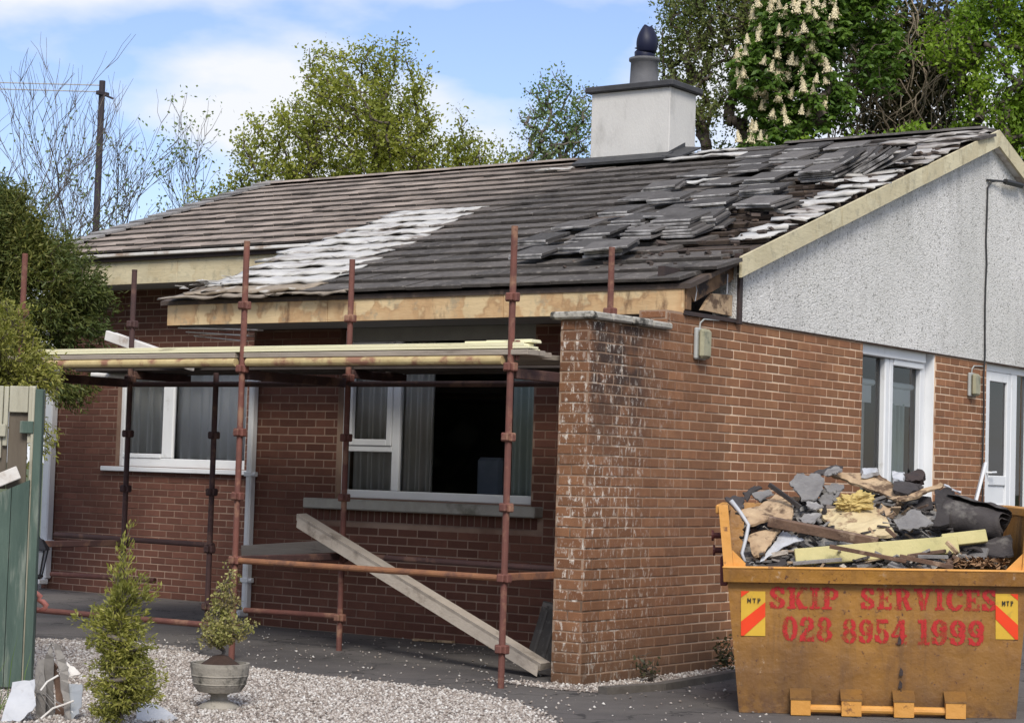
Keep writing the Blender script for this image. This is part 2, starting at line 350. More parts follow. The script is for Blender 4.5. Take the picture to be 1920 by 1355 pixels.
M['tile_butt_shaded'] = pm('tile_butt_shaded', (0.04, 0.034, 0.03), (0.085, 0.075, 0.066), 9, 0.95, 0.004, 60)  # near-black butt faces: overhang shadow between courses put into the colour
M['board_shaded'] = pm('board_shaded', (0.07, 0.055, 0.045), (0.04, 0.032, 0.027), 4, 0.9, 0.004, 30)  # darker copy of the board: shade under the deck put into its colour
M['dark_felt'] = pm('dark_felt', (0.045, 0.035, 0.03), (0.085, 0.062, 0.05), 5, 0.85, 0.01, 14, 0, (0.15, 0.105, 0.075), 4, (0.55, 0.66))
M['batten'] = pm('batten', (0.085, 0.06, 0.042), (0.05, 0.036, 0.028), 12, 0.85, 0.004, 50)
M['fascia'] = fascia_mat('fascia', (0.66, 0.50, 0.28), (0.46, 0.265, 0.12), (0.11, 0.055, 0.028), 1.0)
M['fascia_left'] = fascia_mat('fascia_left', (0.64, 0.56, 0.37), (0.45, 0.33, 0.16), (0.22, 0.15, 0.09), 0.35)
M['barge'] = fascia_mat('barge', (0.66, 0.59, 0.39), (0.46, 0.38, 0.22), (0.16, 0.13, 0.08), 0.6)
M['rot'] = pm('rotten_timber', (0.26, 0.15, 0.075), (0.10, 0.055, 0.03), 6, 0.85, 0.006, 30, 0, (0.03, 0.02, 0.016), 4, (0.5, 0.6))
M['black_timber'] = pm('black_timber', (0.03, 0.024, 0.024), (0.055, 0.035, 0.03), 8, 0.8, 0.004)
M['soffit'] = pm('soffit', (0.42, 0.42, 0.41), (0.33, 0.33, 0.32), 4, 0.7, 0.002, 20, stretch=(0.3, 3, 1))
M['upvc'] = pm('white_upvc', (0.74, 0.75, 0.75), (0.68, 0.69, 0.69), 3, 0.35, 0, c3=(0.5, 0.49, 0.46), s3=6, t3=(0.62, 0.8))
M['grey_frame'] = pm('grey_frame', (0.34, 0.34, 0.31), (0.27, 0.27, 0.25), 4, 0.6)
M['stone'] = pm('sill_stone', (0.40, 0.385, 0.34), (0.30, 0.285, 0.25), 7, 0.9, 0.006, 70, 0, (0.17, 0.16, 0.13), 3, (0.55, 0.7))
M['coping'] = pm('coping_stone', (0.46, 0.44, 0.39), (0.30, 0.28, 0.24), 8, 0.95, 0.01, 40, 0, (0.07, 0.065, 0.055), 9, (0.52, 0.62))
M['glass'] = glass_mat('window_glass', (0.95, 0.96, 0.96)); M['glass_dark'] = glass_mat('window_glass_dark', (0.84, 0.88, 0.88))
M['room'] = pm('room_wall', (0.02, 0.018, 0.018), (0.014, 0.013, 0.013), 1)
M['curtain'] = pm('curtain', (0.62, 0.60, 0.55), (0.50, 0.48, 0.44), 3, 0.9)
M['net'] = pm('net_curtain', (0.92, 0.91, 0.88), (0.84, 0.83, 0.80), 3, 0.9)
M['green_curtain'] = pm('green_curtain', (0.55, 0.62, 0.57), (0.44, 0.50, 0.46), 3, 0.9)
M['blind'] = pm('blind', (0.78, 0.78, 0.76), (0.70, 0.70, 0.68), 3, 0.8)
M['blue_seat'] = pm('blue_seat', (0.20, 0.23, 0.29), (0.16, 0.19, 0.24), 8, 0.9)
M['chimney'] = pm('chimney_render', (0.60, 0.585, 0.55), (0.53, 0.515, 0.485), 2.2, 0.9, 0.004, 60, 0, (0.33, 0.32, 0.295), 2.2, (0.53, 0.74), stretch=(1, 1, 0.4))
M['slate_cap'] = pm('chimney_cap', (0.06, 0.06, 0.065), (0.04, 0.04, 0.043), 6, 0.8, 0.004)
M['pot'] = pm('chimney_pot', (0.115, 0.115, 0.12), (0.085, 0.085, 0.09), 5, 0.7, 0.003)
M['cowl'] = pm('cowl_metal', (0.006, 0.008, 0.026), (0.008, 0.010, 0.032), 5, 0.5, spec=.3)
M['lead'] = pm('lead_flashing', (0.035, 0.035, 0.038), (0.06, 0.06, 0.06), 8, 0.6, 0.006, 20)
M['rust_red'] = rust_mat('scaffold_red', (0.175, 0.066, 0.048), (0.115, 0.047, 0.037), (0.25, 0.135, 0.085))
M['rust_dark'] = rust_mat('scaffold_dark', (0.075, 0.036, 0.032), (0.05, 0.028, 0.026), (0.13, 0.07, 0.05))
M['rust_orange'] = rust_mat('scaffold_rust', (0.31, 0.145, 0.066), (0.20, 0.085, 0.046), (0.14, 0.068, 0.046))
M['rust_pale'] = rust_mat('scaffold_pale', (0.50, 0.40, 0.20), (0.40, 0.30, 0.14), (0.26, 0.13, 0.08))
M['board'] = pm('scaffold_board', (0.36, 0.31, 0.25), (0.25, 0.21, 0.17), 3, 0.85, 0.004, 30, 0, (0.12, 0.09, 0.07), 3, (0.58, 0.7), stretch=(0.4, 3, 3))
M['cream_trim'] = pm('cream_trim', (0.82, 0.78, 0.53), (0.76, 0.71, 0.46), 3, 0.55, 0.002, 30, 0, (0.42, 0.37, 0.24), 5, (0.6, 0.72), stretch=(0.4, 3, 3))
M['white_plank'] = pm('white_plank', (0.72, 0.70, 0.66), (0.55, 0.51, 0.46), 4, 0.6, 0.002, 30, 0, (0.32, 0.24, 0.18), 4, (0.55, 0.7))
M['concrete_beam'] = pm('weathered_beam', (0.46, 0.40, 0.33), (0.35, 0.30, 0.245), 5, 0.9, 0.006, 40, 0, (0.20, 0.165, 0.13), 5, (0.56, 0.7))
M['skip'] = skip_mat()
M['skip_edge'] = pm('skip_rim', (0.66, 0.33, 0.085), (0.56, 0.26, 0.05), 5, 0.5, 0.006, 12, 0, (0.22, 0.10, 0.04), 14, (0.6, 0.68))
M['skip_in'] = pm('skip_inside', (0.30, 0.12, 0.05), (0.2, 0.08, 0.04), 4, 0.8, 0.004, 30)
M['skip_red'] = pm('skip_pin', (0.15, 0.035, 0.03), (0.09, 0.025, 0.022), 6, 0.6)
M['red_print'] = spray_mat('red_stencil', (0.42, 0.014, 0.012))
M['sticker_y'] = pm('sticker_yellow', (0.66, 0.42, 0.045), (0.56, 0.34, 0.035), 6, 0.4, c3=(0.3, 0.2, 0.05), s3=9, t3=(0.56, 0.68)); M['sticker_r'] = pm('sticker_red', (0.78, 0.06, 0.015), (0.7, 0.05, 0.012), 6, 0.35)
M['black_print'] = pm('black_print', (0.02, 0.018, 0.016), None, 6, 0.5)
M['osb'] = pm('bare_board', (0.50, 0.37, 0.23), (0.33, 0.22, 0.13), 9, 0.85, 0.006, 26, 0, (0.12, 0.075, 0.045), 8, (0.5, 0.6))
M['creamboard'] = pm('cream_board', (0.60, 0.50, 0.30), (0.48, 0.37, 0.21), 5, 0.8, 0.004, 26, 0, (0.24, 0.155, 0.09), 8, (0.53, 0.62))
M['timber'] = pm('green_timber', (0.55, 0.48, 0.23), (0.44, 0.40, 0.18), 6, 0.75, 0.004, 26, 0, (0.28, 0.25, 0.12), 9, (0.58, 0.7), stretch=(1, 1, 1))
M['brownwood'] = pm('brown_wood', (0.17, 0.105, 0.07), (0.085, 0.05, 0.035), 8, 0.85, 0.006, 40, 0, (0.28, 0.2, 0.14), 7, (0.56, 0.66))
M['slate'] = pm('felt_grey', (0.25, 0.24, 0.23), (0.17, 0.16, 0.155), 10, 0.85, 0.006, 40, 0, (0.34, 0.33, 0.31), 6, (0.58, 0.68), var=0.25)
M['slate_d'] = pm('felt_dark', (0.06, 0.052, 0.05), (0.035, 0.03, 0.03), 8, 0.85, 0.008, 20, 0, (0.12, 0.11, 0.10), 6, (0.58, 0.68), var=0.3)
M['white_sheet'] = pm('white_sheet', (0.50, 0.51, 0.53), (0.38, 0.39, 0.41), 4, 0.5, 0.004, 12, 0, (0.3, 0.28, 0.26), 7, (0.6, 0.7))
M['foam'] = pm('yellow_foam', (0.66, 0.52, 0.20), (0.46, 0.33, 0.12), 14, 0.9, 0.012, 60)
M['litter'] = pm('leaf_litter', (0.26, 0.15, 0.075), (0.14, 0.08, 0.04), 10, 0.9, 0, var=0.5)
M['tarmac'] = tarmac_mat()
M['grass_ground'] = pm('grass_ground', (0.06, 0.085, 0.025), (0.09, 0.10, 0.04), 2, 0.95)
M['gravel_bed'] = pm('gravel_bed', (0.32, 0.27, 0.24), (0.20, 0.165, 0.145), 60, 0.95, 0.01, 80)
m_, t_, b_ = newmat('gravel_stone')
t_.links.new(ramp(t_, N(t_, 'ShaderNodeNewGeometry').outputs['Random Per Island'], [(0.0, (0.15, 0.125, 0.108)), (0.2, (0.28, 0.235, 0.20)), (0.45, (0.37, 0.322, 0.28)), (0.7, (0.46, 0.415, 0.37)), (0.94, (0.60, 0.575, 0.53))]), b_.inputs['Base Color']); b_.inputs['Roughness'].default_value = 0.85
M['stone_bit'] = m_
M['kerb'] = pm('kerb', (0.13, 0.115, 0.10), (0.08, 0.07, 0.06), 8, 0.95, 0.006, 50)
M['urn'] = pm('urn_stone', (0.34, 0.31, 0.26), (0.24, 0.22, 0.185), 9, 0.95, 0.005, 60, 0, (0.08, 0.075, 0.06), 7, (0.55, 0.65))
M['soil'] = pm('soil', (0.06, 0.035, 0.025), (0.035, 0.02, 0.015), 20, 0.95, 0.01, 50)
M['bark'] = pm('bark', (0.115, 0.09, 0.07), (0.06, 0.048, 0.038), 6, 0.9, 0.01, 20)
M['bark_pale'] = pm('bark_pale', (0.16, 0.135, 0.115), (0.09, 0.075, 0.065), 5, 0.9)
M['twig'] = pm('twig', (0.34, 0.28, 0.20), (0.22, 0.17, 0.12), 5, 0.9)
M['leaf_mid'] = leaf_mat('leaf_olive', (0.23, 0.265, 0.04), (0.36, 0.36, 0.065), (0.15, 0.18, 0.03))
M['leaf_fresh'] = leaf_mat('leaf_fresh', (0.17, 0.28, 0.02), (0.27, 0.37, 0.04), (0.11, 0.20, 0.018))
M['leaf_pale'] = leaf_mat('leaf_pale', (0.16, 0.20, 0.085), (0.22, 0.25, 0.13), (0.11, 0.21, 0.05))
M['leaf_airy'] = leaf_mat('leaf_airy', (0.13, 0.17, 0.05), (0.20, 0.21, 0.07), (0.09, 0.14, 0.035))
M['leaf_chest'] = leaf_mat('leaf_chestnut', (0.08, 0.16, 0.024), (0.15, 0.24, 0.036), (0.05, 0.105, 0.018))
M['leaf_ivy'] = leaf_mat('leaf_ivy', (0.055, 0.062, 0.026), (0.10, 0.085, 0.04), (0.035, 0.04, 0.02), 0.15)
M['leaf_conifer'] = leaf_mat('leaf_conifer', (0.075, 0.105, 0.026), (0.19, 0.185, 0.045), (0.055, 0.085, 0.022), 0.2)
M['leaf_gold'] = leaf_mat('leaf_golden', (0.22, 0.235, 0.045), (0.40, 0.37, 0.10), (0.14, 0.15, 0.035), 0.3, clump=5)
M['leaf_urn'] = leaf_mat('leaf_urn', (0.24, 0.26, 0.06), (0.46, 0.42, 0.17), (0.20, 0.15, 0.075), 0.25, clump=7)
M['blossom'] = pm('blossom', (0.72, 0.64, 0.44), (0.60, 0.51, 0.32), 12, 0.8, 0, var=0.15)
M['fence_green'] = pm('fence_green', (0.085, 0.125, 0.10), (0.05, 0.08, 0.065), 7, 0.85, 0.006, 40, 0, (0.20, 0.225, 0.185), 6, (0.54, 0.70), stretch=(2, 2, 0.25))
M['fence_tan'] = pm('fence_bleached', (0.47, 0.45, 0.35), (0.32, 0.30, 0.225), 5, 0.85, 0.005, 40, 0, (0.15, 0.125, 0.09), 5, (0.58, 0.7), stretch=(2, 2, 0.3))
M['fence_brown'] = pm('fence_brown', (0.16, 0.135, 0.10), (0.10, 0.08, 0.06), 5, 0.9, 0.005, 40, stretch=(2, 2, 0.3))
M['lamp_black'] = pm('lantern_black', (0.02, 0.02, 0.022), None, 5, 0.45); M['lamp_glass'] = pm('lantern_glass', (0.34, 0.36, 0.38), (0.28, 0.3, 0.32), 4, 0.15)
M['pink'] = pm('pink_plastic', (0.72, 0.26, 0.20), None, 5, 0.5)
M['grey_metal'] = pm('grey_channel', (0.21, 0.195, 0.175), (0.14, 0.13, 0.12), 6, 0.55, 0.003, 30, 0.2, (0.10, 0.08, 0.065), 5, (0.56, 0.68))
M['pole_wood'] = pm('pole_wood', (0.045, 0.035, 0.045), (0.03, 0.025, 0.032), 4, 0.8)
M['wire'] = pm('wire', (0.03, 0.03, 0.03), None, 5, 0.6); M['wire_pale'] = pm('wire_pale', (0.45, 0.46, 0.48), None, 5, 0.5)
M['bulkhead'] = pm('light_cover', (0.36, 0.34, 0.22), (0.24, 0.22, 0.14), 7, 0.4, 0.003, 20, 0, (0.12, 0.13, 0.08), 9, (0.54, 0.66)); M['bulk_back'] = pm('light_back', (0.40, 0.41, 0.39), None, 5, 0.5)
M['grassblade'] = leaf_mat('grass_blade', (0.10, 0.19, 0.03), (0.17, 0.25, 0.05), (0.07, 0.13, 0.02), 0.3)

# ================================================================== SETTING
def sheet(name, pts, z, mat):
    mb = MB(); mb.add([(x, y, z) for x, y in pts], [tuple(range(len(pts)))]); return tag(mb.build(name, mat), kind='structure')
sheet('ground', [(-600, -600), (600, -600), (600, 600), (-600, 600)], -0.012, M['grass_ground'])
mb = MB(); kd = math.tan(R(1.2)); ca, sa = math.cos(R(28)), math.sin(R(28))
def drive_z(x, y): return kd*max(0.0, (x-1.59)*ca+(y+.55)*sa)
yl, yh = -14.0, 14.0; xl = 1.59-(yl+.55)*sa/ca; xh = 1.59-(yh+.55)*sa/ca
mb.add([(-11.5, yl, 0), (xl, yl, 0), (xh, yh, 0), (-11.5, yh, 0), (16, yl, drive_z(16, yl)), (16, yh, drive_z(16, yh))], [(0, 1, 2, 3), (1, 4, 5, 2)])
tag(mb.build('driveway', M['tarmac']), kind='structure')
GP = [(-5.2, -0.85), (-4.76, -0.39), (-4.19, -0.18), (-3.67, -0.28), (-2.9, -0.75), (-2.21, -1.03), (-1.39, -1.0), (-0.44, -0.98), (0.26, -1.22), (0.75, -1.6), (1.09, -1.95), (1.6, -2.9), (1.2, -4.6), (-0.5, -5.8), (-3.2, -5.0), (-5.4, -2.6)]
GS = [(-0.70, -0.26), (-0.28, -0.10), (-0.28, -0.02), (0.0, -0.02), (0.0, 2.9), (0.30, 2.2), (0.40, 1.2), (0.48, 0.25), (0.36, -0.30), (0.05, -0.38), (-0.30, -0.30)]
sheet('gravel_bed', GP, 0.004, M['gravel_bed']); sheet('gravel_bed', GS, 0.004, M['gravel_bed'])
def inside(P, x, y):
    c = np.zeros(len(x), bool); j = len(P)-1
    for i in range(len(P)):
        (xi, yi), (xj, yj) = P[i], P[j]
        if yi != yj: c ^= ((yi > y) != (yj > y)) & (x < (xj-xi)*(y-yi)/(yj-yi)+xi)
        j = i
    return c
OCT = np.array([(1,0,0),(0,1,0),(-1,0,0),(0,-1,0),(0,0,1),(0,0,-1)], float); OF = np.array([(0,1,4),(1,2,4),(2,3,4),(3,0,4),(1,0,5),(2,1,5),(3,2,5),(0,3,5)])
def stones(name, P, dens, smin, smax, jit=0.0, label=None):
    P_ = np.array(P); lo, hi = P_.min(0), P_.max(0); n = int(dens*(hi[0]-lo[0])*(hi[1]-lo[1]))
    x = nr.uniform(lo[0], hi[0], n); y = nr.uniform(lo[1], hi[1], n); k = inside(P, x, y); x, y = x[k]+nr.normal(0, jit, k.sum()), y[k]+nr.normal(0, jit, k.sum()); n = len(x)
    s = smin+(smax-smin)*nr.random(n)**1.7; v = OCT[None]*nr.uniform(0.65, 1.35, (n, 6, 1))*s[:, None, None]
    v[:, :, 2] *= 0.62; a = nr.uniform(0, 6.28, n); c, sn = np.cos(a), np.sin(a); tl = nr.normal(0, 0.4, n)
    vx = v[:, :, 0]*c[:, None]-v[:, :, 1]*sn[:, None]; vy = v[:, :, 0]*sn[:, None]+v[:, :, 1]*c[:, None]; vz = v[:, :, 2]+vx*np.sin(tl)[:, None]
    V = np.stack([vx+x[:, None], vy+y[:, None], vz+s[:, None]*0.35+0.004], -1).reshape(-1, 3)
    F = (OF[None]+6*np.arange(n)[:, None, None]).reshape(-1, 3)
    o = npmesh(name, V, F, M['stone_bit']); return tag(o, label, 'gravel', kind='stuff')
stones('gravel', GP, 3000, 0.007, 0.0175, 0.035, 'pale beige gravel covering the bed in the foreground')
stones('gravel', GS, 1500, 0.007, 0.017, 0.045, 'scattered pale gravel along the foot of the brick gable')
stones('loose_grit', [(-4.5, -0.9), (-0.7, -0.9), (0.6, -1.4), (3.4, -1.6), (3.2, -0.2), (1.4, -0.6), (0.7, 1.6), (0.4, 0.0), (-0.3, -0.3), (-1.0, 1.9), (-4.8, 1.95)], 42, 0.003, 0.015, 0.05, 'pale grit and chips scattered over the dark tarmac')
mb = MB(); kp = [(0.40, -0.33), (0.53, 0.22), (0.45, 1.2), (0.35, 2.2), (0.30, 3.2)]
for a, b in zip(kp, kp[1:]):
    d = (Vector(b)-Vector(a)).normalized(); n_ = Vector((-d.y, d.x))*0.045
    mb.slab([(a[0]+n_.x, a[1]+n_.y, 0.05), (a[0]-n_.x, a[1]-n_.y, 0.05), (b[0]-n_.x, b[1]-n_.y, 0.05), (b[0]+n_.x, b[1]+n_.y, 0.05)], 0.06, (0, 0, 1))
tag(mb.build('kerb', M['kerb']), kind='structure')

# ================================================================== HOUSE
house = thing('bungalow', 'brick bungalow with pebbledashed gable and half stripped tiled roof', 'house')
RY, RZ, SL = 7.42, 5.165, 0.347                      # ridge position, slope of the roof
PA = math.atan(SL)
def zr(y): return RZ-SL*abs(RY-y)
WT = 2.79                                            # top of the brickwork
FY, LY = 2.10, 4.00                                  # front wall of the bay, recessed wall
def split_wall(mb, ax, plane, thick, u0, u1, z0, z1, ops):
    "core of a wall with rectangular openings; plane = outer face"
    us = sorted({u0, u1, *[o[0] for o in ops], *[o[1] for o in ops]})
    for a, b in zip(us, us[1:]):
        zs = [z0]
        for o in sorted(ops, key=lambda o: o[2]):
            if o[0] <= a and o[1] >= b: zs += [o[2], o[3]]
        zs.append(z1)
        for c, d in zip(zs[::2], zs[1::2]):
            if d-c > 1e-4:
                if ax == 'X': mb.box((a, plane, c), (b, plane+thick, d))
                else: mb.box((plane-thick, a, c), (plane, b, d))
def course_bricks(u0, u1, z0, z1, ops, off=0.0, L_=0.225, H=0.075, stack_seed=0):
    "stretcher bond cells (u,z rectangles without joints)"
    out = []; k = 0; z = z0
    while z < z1-0.02:
        zt = min(z+H, z1); s = off+(L_/2 if k % 2 else 0); n0 = math.floor((u0-s)/L_)
        u = s+n0*L_
        while u < u1:
            a, b = max(u, u0), min(u+L_, u1)
            segs = [(a, b)]; zz = (z, zt)
            for o in ops:
                if o[2] < zt-0.012 and o[3] > z+0.012:
                    ns = []
                    for p, q in segs:
                        if q <= o[0] or p >= o[1]: ns.append((p, q)); continue
                        if p < o[0]: ns.append((p, o[0]))
                        if q > o[1]: ns.append((o[1], q))
                    segs = ns
            for p, q in segs:
                if q-p > 0.03: out.append((p, q, zz[0], zz[1], abs(q-p-L_) < 1e-3 and abs(zt-z-H) < 1e-3))
            u += L_
        z += H; k += 1
    return out
J = 0.0055
def brick_mesh(w, h, seed):
    rr = random.Random(seed); mb = MB(); d = 0.05; c = 0.004
    a, b = J, w-J; e, f = J, h-J
    def q(t): return rr.uniform(-t, t)
    o = [(a, 0, e), (b, 0, e), (b, 0, f), (a, 0, f)]
    back = [(x, d, z) for x, _, z in o]; mid = [(x, c, z) for x, _, z in o]
    fr = [(a+c+q(.0015), q(.001), e+c+q(.0015)), (b-c+q(.0015), q(.001), e+c+q(.0015)), (b-c+q(.0015), q(.001), f-c+q(.0015)), (a+c+q(.0015), q(.001), f-c+q(.0015))]
    vs = fr+mid+back; fs = [(0,1,2,3)]
    for i in range(4):
        j = (i+1) % 4; fs += [(i, 4+i, 4+j, j), (4+i, 8+i, 8+j, 4+j)]
    return vs, fs
BV = [brick_mesh(0.225, 0.075, i) for i in range(5)]
def view_area(p, nrm):
    d = Vector(p)-CAM; return abs(d.normalized().dot(Vector(nrm)))/d.length_squared
class Brickwork:
    "collects bricks of one thing: the largest in view become objects, the rest one mesh"
    def __init__(s, owner): s.owner = owner; s.full = []; s.rest = {}
    def face(s, origin, udir, nrm, cells, mat, parent, visible=True, bias=1.0):
        U = Vector(udir); Nn = Vector(nrm)
        for (a, b, c, d, full) in cells:
            Mx = Matrix(((U.x, -Nn.x, 0, 0), (U.y, -Nn.y, 0, 0), (U.z, -Nn.z, 1, 0), (0, 0, 0, 1)))
            pos = Vector(origin)+U*a+Vector((0, 0, c))+Nn*rnd.uniform(-0.0015, 0.0015); Mx.translation = pos
            if full and visible: s.full.append((view_area(pos, nrm)*bias, Mx, mat, parent))
            else: s.rest.setdefault(mat.name, (mat, MB()))[1].add([Mx @ Vector(v) for v in brick_mesh(b-a, d-c, rnd.random())[0]], BV[0][1])
    def finish(s, limit, label):
        s.full.sort(key=lambda t: -t[0]); cache = {}
        for i, (sc, Mx, mat, parent) in enumerate(s.full):
            k = rnd.randrange(5)
            if i < limit:
                key = (k, mat.name)
                if key not in cache:
                    me = bpy.data.meshes.new('brick'); me.from_pydata(BV[k][0], [], BV[k][1]); me.update(); cache[key] = me
                o = link('brick', cache[key], mat, parent); o.matrix_local = Mx
            else: s.rest.setdefault(mat.name, (mat, MB()))[1].add([Mx @ Vector(v) for v in BV[k][0]], BV[k][1])
        # everything else in one mesh with several materials
        me = bpy.data.meshes.new('brickwork'); V = []; F = []; MI = []
        for i, (mat, mb) in enumerate(s.rest.values()):
            o = len(V); V += mb.v; F += [tuple(x+o for x in f) for f in mb.f]; MI += [i]*len(mb.f); me.materials.append(mat)
        me.from_pydata(V, [], F); me.polygons.foreach_set('material_index', MI); me.update()
        tag(link('brickwork', me, None, s.owner), label, kind='stuff')

REC = 0.0045                                          # depth of the joints
bw = Brickwork(house)
# --- bay front wall
FW = [(-4.12, -1.93, 1.235, WT)]; soldier = (-4.40, -1.80, 1.02, 1.125)
mb = MB(); split_wall(mb, 'X', FY+REC, 0.25, -5.2+REC, -0.26, 0, WT, FW); wall_f = mb.build('wall', M['mortar_front_shaded'], house)
cells = course_bricks(-5.2, -0.26, 0, WT, FW+[soldier])
for i in range(int((soldier[1]-soldier[0])/0.075)): cells.append((soldier[0]+i*0.075, soldier[0]+(i+1)*0.075, soldier[2], soldier[3], False))
bw.face((0, FY, 0), (1, 0, 0), (0, -1, 0), cells, M['brick_front_shaded'], wall_f)
# --- bay left return
mb = MB(); mb.slab([(-5.2+REC, FY+REC+0.25, 0), (-5.2+REC, LY, 0), (-5.2+REC, LY, zr(LY)-.2), (-5.2+REC, FY+REC+.25, zr(FY+.25)-.2)], .25, (-1, 0, 0)); wall_b = mb.build('wall', M['mortar_front_shaded'], house)
bw.face((-5.2, LY, 0), (0, -1, 0), (-1, 0, 0), course_bricks(0, LY-FY, 0, 2.9, [], 0.05), M['brick_front_shaded'], wall_b, False)
# --- recessed left wall
LW = [(-9.0, -7.02, 1.45, 2.62)]
mb = MB(); split_wall(mb, 'X', LY+REC, 0.25, -10.15+REC, -5.2, 0, 3.46, LW); wall_l = mb.build('wall', M['mortar_front_shaded'], house)
bw.face((0, LY, 0), (1, 0, 0), (0, -1, 0), course_bricks(-10.15, -5.21, 0, 3.46, LW, 0.06), M['brick_front_shaded'], wall_l)
mb = MB(); mb.box((-10.15+REC, LY+REC+.25, 0), (-9.9, 10.8, 3.4)); mb.build('wall', M['mortar_front_shaded'], house)
# --- gable wall
GW = [(4.54, 6.16, 0.10, WT), (7.46, 8.80, 0.05, WT)]
mb = MB(); split_wall(mb, 'Y', -REC, 0.25, FY, 12.74, 0, WT, GW); wall_g = mb.build('wall', M['mortar'], house)
side = course_bricks(0, 12.74, 0, WT, GW+[(-1, 1.08, 2.63, 3)], 0.0)
bw.face((0, 0, 0), (0, 1, 0), (1, 0, 0), [c for c in side if (c[0]+c[1])/2 >= FY], M['brick_gable'], wall_g)
# --- back wall, plain (out of view)
mb = MB(); mb.box((-10.15, 12.5, 0), (-0.26, 12.74, 3.3)); mb.build('wall', M['mortar_front_shaded'], house)
bw.finish(300, 'brick courses of the house walls in stretcher bond')

# --- wing wall projecting in front of the gable
wing = thing('wing_wall', 'brick wing wall with lime stains and stone coping beside the scaffold', 'wall')
ww = Brickwork(wing); WX = -0.262
CY0, CY1, CZ = -0.06, 1.08, 2.63
mb = MB(); mb.box((WX+REC, REC, 0), (-REC, FY-0.001, CZ)); mb.box((WX+REC, CY1+REC, CZ), (-REC, FY-0.001, WT)); core = mb.build('wall_core', M['mortar_wing'], wing)
ww.face((0, 0, 0), (0, 1, 0), (1, 0, 0), [c for c in side if (c[0]+c[1])/2 < FY], M['brick_wing'], core)
ww.face((0, 0, 0), (1, 0, 0), (0, -1, 0), course_bricks(WX, -0.0, 0, CZ, [], -0.131), M['brick_wing'], core, True, 1.5)
ww.face((0, CY1, 0), (1, 0, 0), (0, -1, 0), course_bricks(WX, 0, CZ+.02, WT-.005, [], -.131), M['brick_wing'], core, False)
ww.face((WX, FY, 0), (0, -1, 0), (-1, 0, 0), course_bricks(0, FY, 0, CZ, [], 0.03), M['brick_wing'], core, False)
ww.finish(300, 'remaining brick courses of the wing wall')
mb = MB(); n = 10
for i in range(4):
    a = CY0+(CY1-CY0)*i/4+0.003; b = CY0+(CY1-CY0)*(i+1)/4-0.003
    sm = MB(); sm.cbox((WX-0.06, a, CZ+0.003+rnd.uniform(0, .003)), (0.055, b, CZ+0.058+rnd.uniform(-.004, .004)), 0.012); sm.build('coping_stone', M['coping'], wing)

# --- pebbledashed gable
mb = MB(); gx = 0.018
by = 2*RY-2.12
prof = [(2.12, WT), (by, WT), (by, zr(by)-0.06), (RY, zr(RY)-0.06), (2.12, zr(2.12)-0.06)]
mb.slab([(gx, y, z) for y, z in prof], 0.24, (1, 0, 0)); mb.build('gable', M['pebble'], house)
mb = MB(); mb.box((-0.02, 2.2, WT-0.013), (0.008, 12.7, WT-0.001)); mb.build('render_bead', M['brownwood'], house)
mb = MB(); mb.slab([(-9.92, y, z) for y, z in [(4.3, 3.4), (10.8, 3.4), (RY, zr(RY)-.1)]], 0.2, (1, 0, 0)); mb.build('gable', M['pebble'], house)

# --- roof deck
EY, ELY = 1.30, 3.46                                 # front eave of the bay, eave over the recessed wall
XL, XB, XR = -10.06, -5.66, 0.10                     # left verge, bay verge, right verge
roof = empty('roof'); roof.parent = house
def onroof(x, y, h): return Vector((x, y-h*math.sin(PA), zr(y)+h*math.cos(PA)))
mb = MB()
mb.slab([(XB, EY, zr(EY)-.03), (XR-.03, EY, zr(EY)-.03), (XR-.03, RY, RZ-.03), (XB, RY, RZ-.03)], 0.04, (0, 0, 1))
mb.slab([(XL+.03, ELY, zr(ELY)-.03), (XB, ELY, zr(ELY)-.03), (XB, RY, RZ-.03), (XL+.03, RY, RZ-.03)], 0.04, (0, 0, 1))
mb.build('underlay', M['dark_felt'], roof)
mb = MB(); yb_ = 2*RY-1.9; mb.slab([(XL, RY, RZ+.01), (XR, RY, RZ+.01), (XR, yb_, zr(yb_)+.01), (XL, yb_, zr(yb_)+.01)], 0.05, (0, 0, 1)); mb.build('back_slope', M['tile'], roof)

# --- tiles
TW, TG, TL, TH = 0.300, 0.3475, 0.425, 0.030
def tile_mesh(w, l, th, seed):
    rr = random.Random(seed); mb = MB(); c = 0.006; g = 0.004
    def q(t): return rr.uniform(-t, t)
    x0, x1 = -w/2+g/2, w/2-g/2
    # lower edge at y=0, upper at y=l ; top surface z=0..; chamfered front lip
    top = [(x0, c+q(.003), q(.002)), (x1, c+q(.003), q(.002)), (x1, l, 0), (x0, l, 0)]
    lip = [(x0, q(.003), -c), (x1, q(.003), -c)]
    bot = [(x0, 0.002, -th), (x1, 0.002, -th), (x1, l, -th), (x0, l, -th)]
    vs = top+lip+bot
    return vs, [(0,1,2,3), (4,5,1,0), (6,7,5,4), (7,8,2,1,5), (9,6,4,0,3), (8,9,3,2), (9,8,7,6)]
TV = [tile_mesh(TW, TL, TH, i) for i in range(6)]
TILT = math.atan(0.031/TG)
sl = math.cos(PA)
def tile_mat4(x, y, h, dz=0, tilt=TILT, wob=1.0):
    return Matrix.Translation(onroof(x, y, h+dz)) @ Matrix.Rotation(PA-tilt+rnd.gauss(0, 0.006)*wob, 4, 'X') @ Matrix.Rotation(rnd.gauss(0, 0.010)*wob, 4, 'Z') @ Matrix.Rotation(rnd.gauss(0, 0.006)*wob, 4, 'Y')
tiles = []
nrow = 19
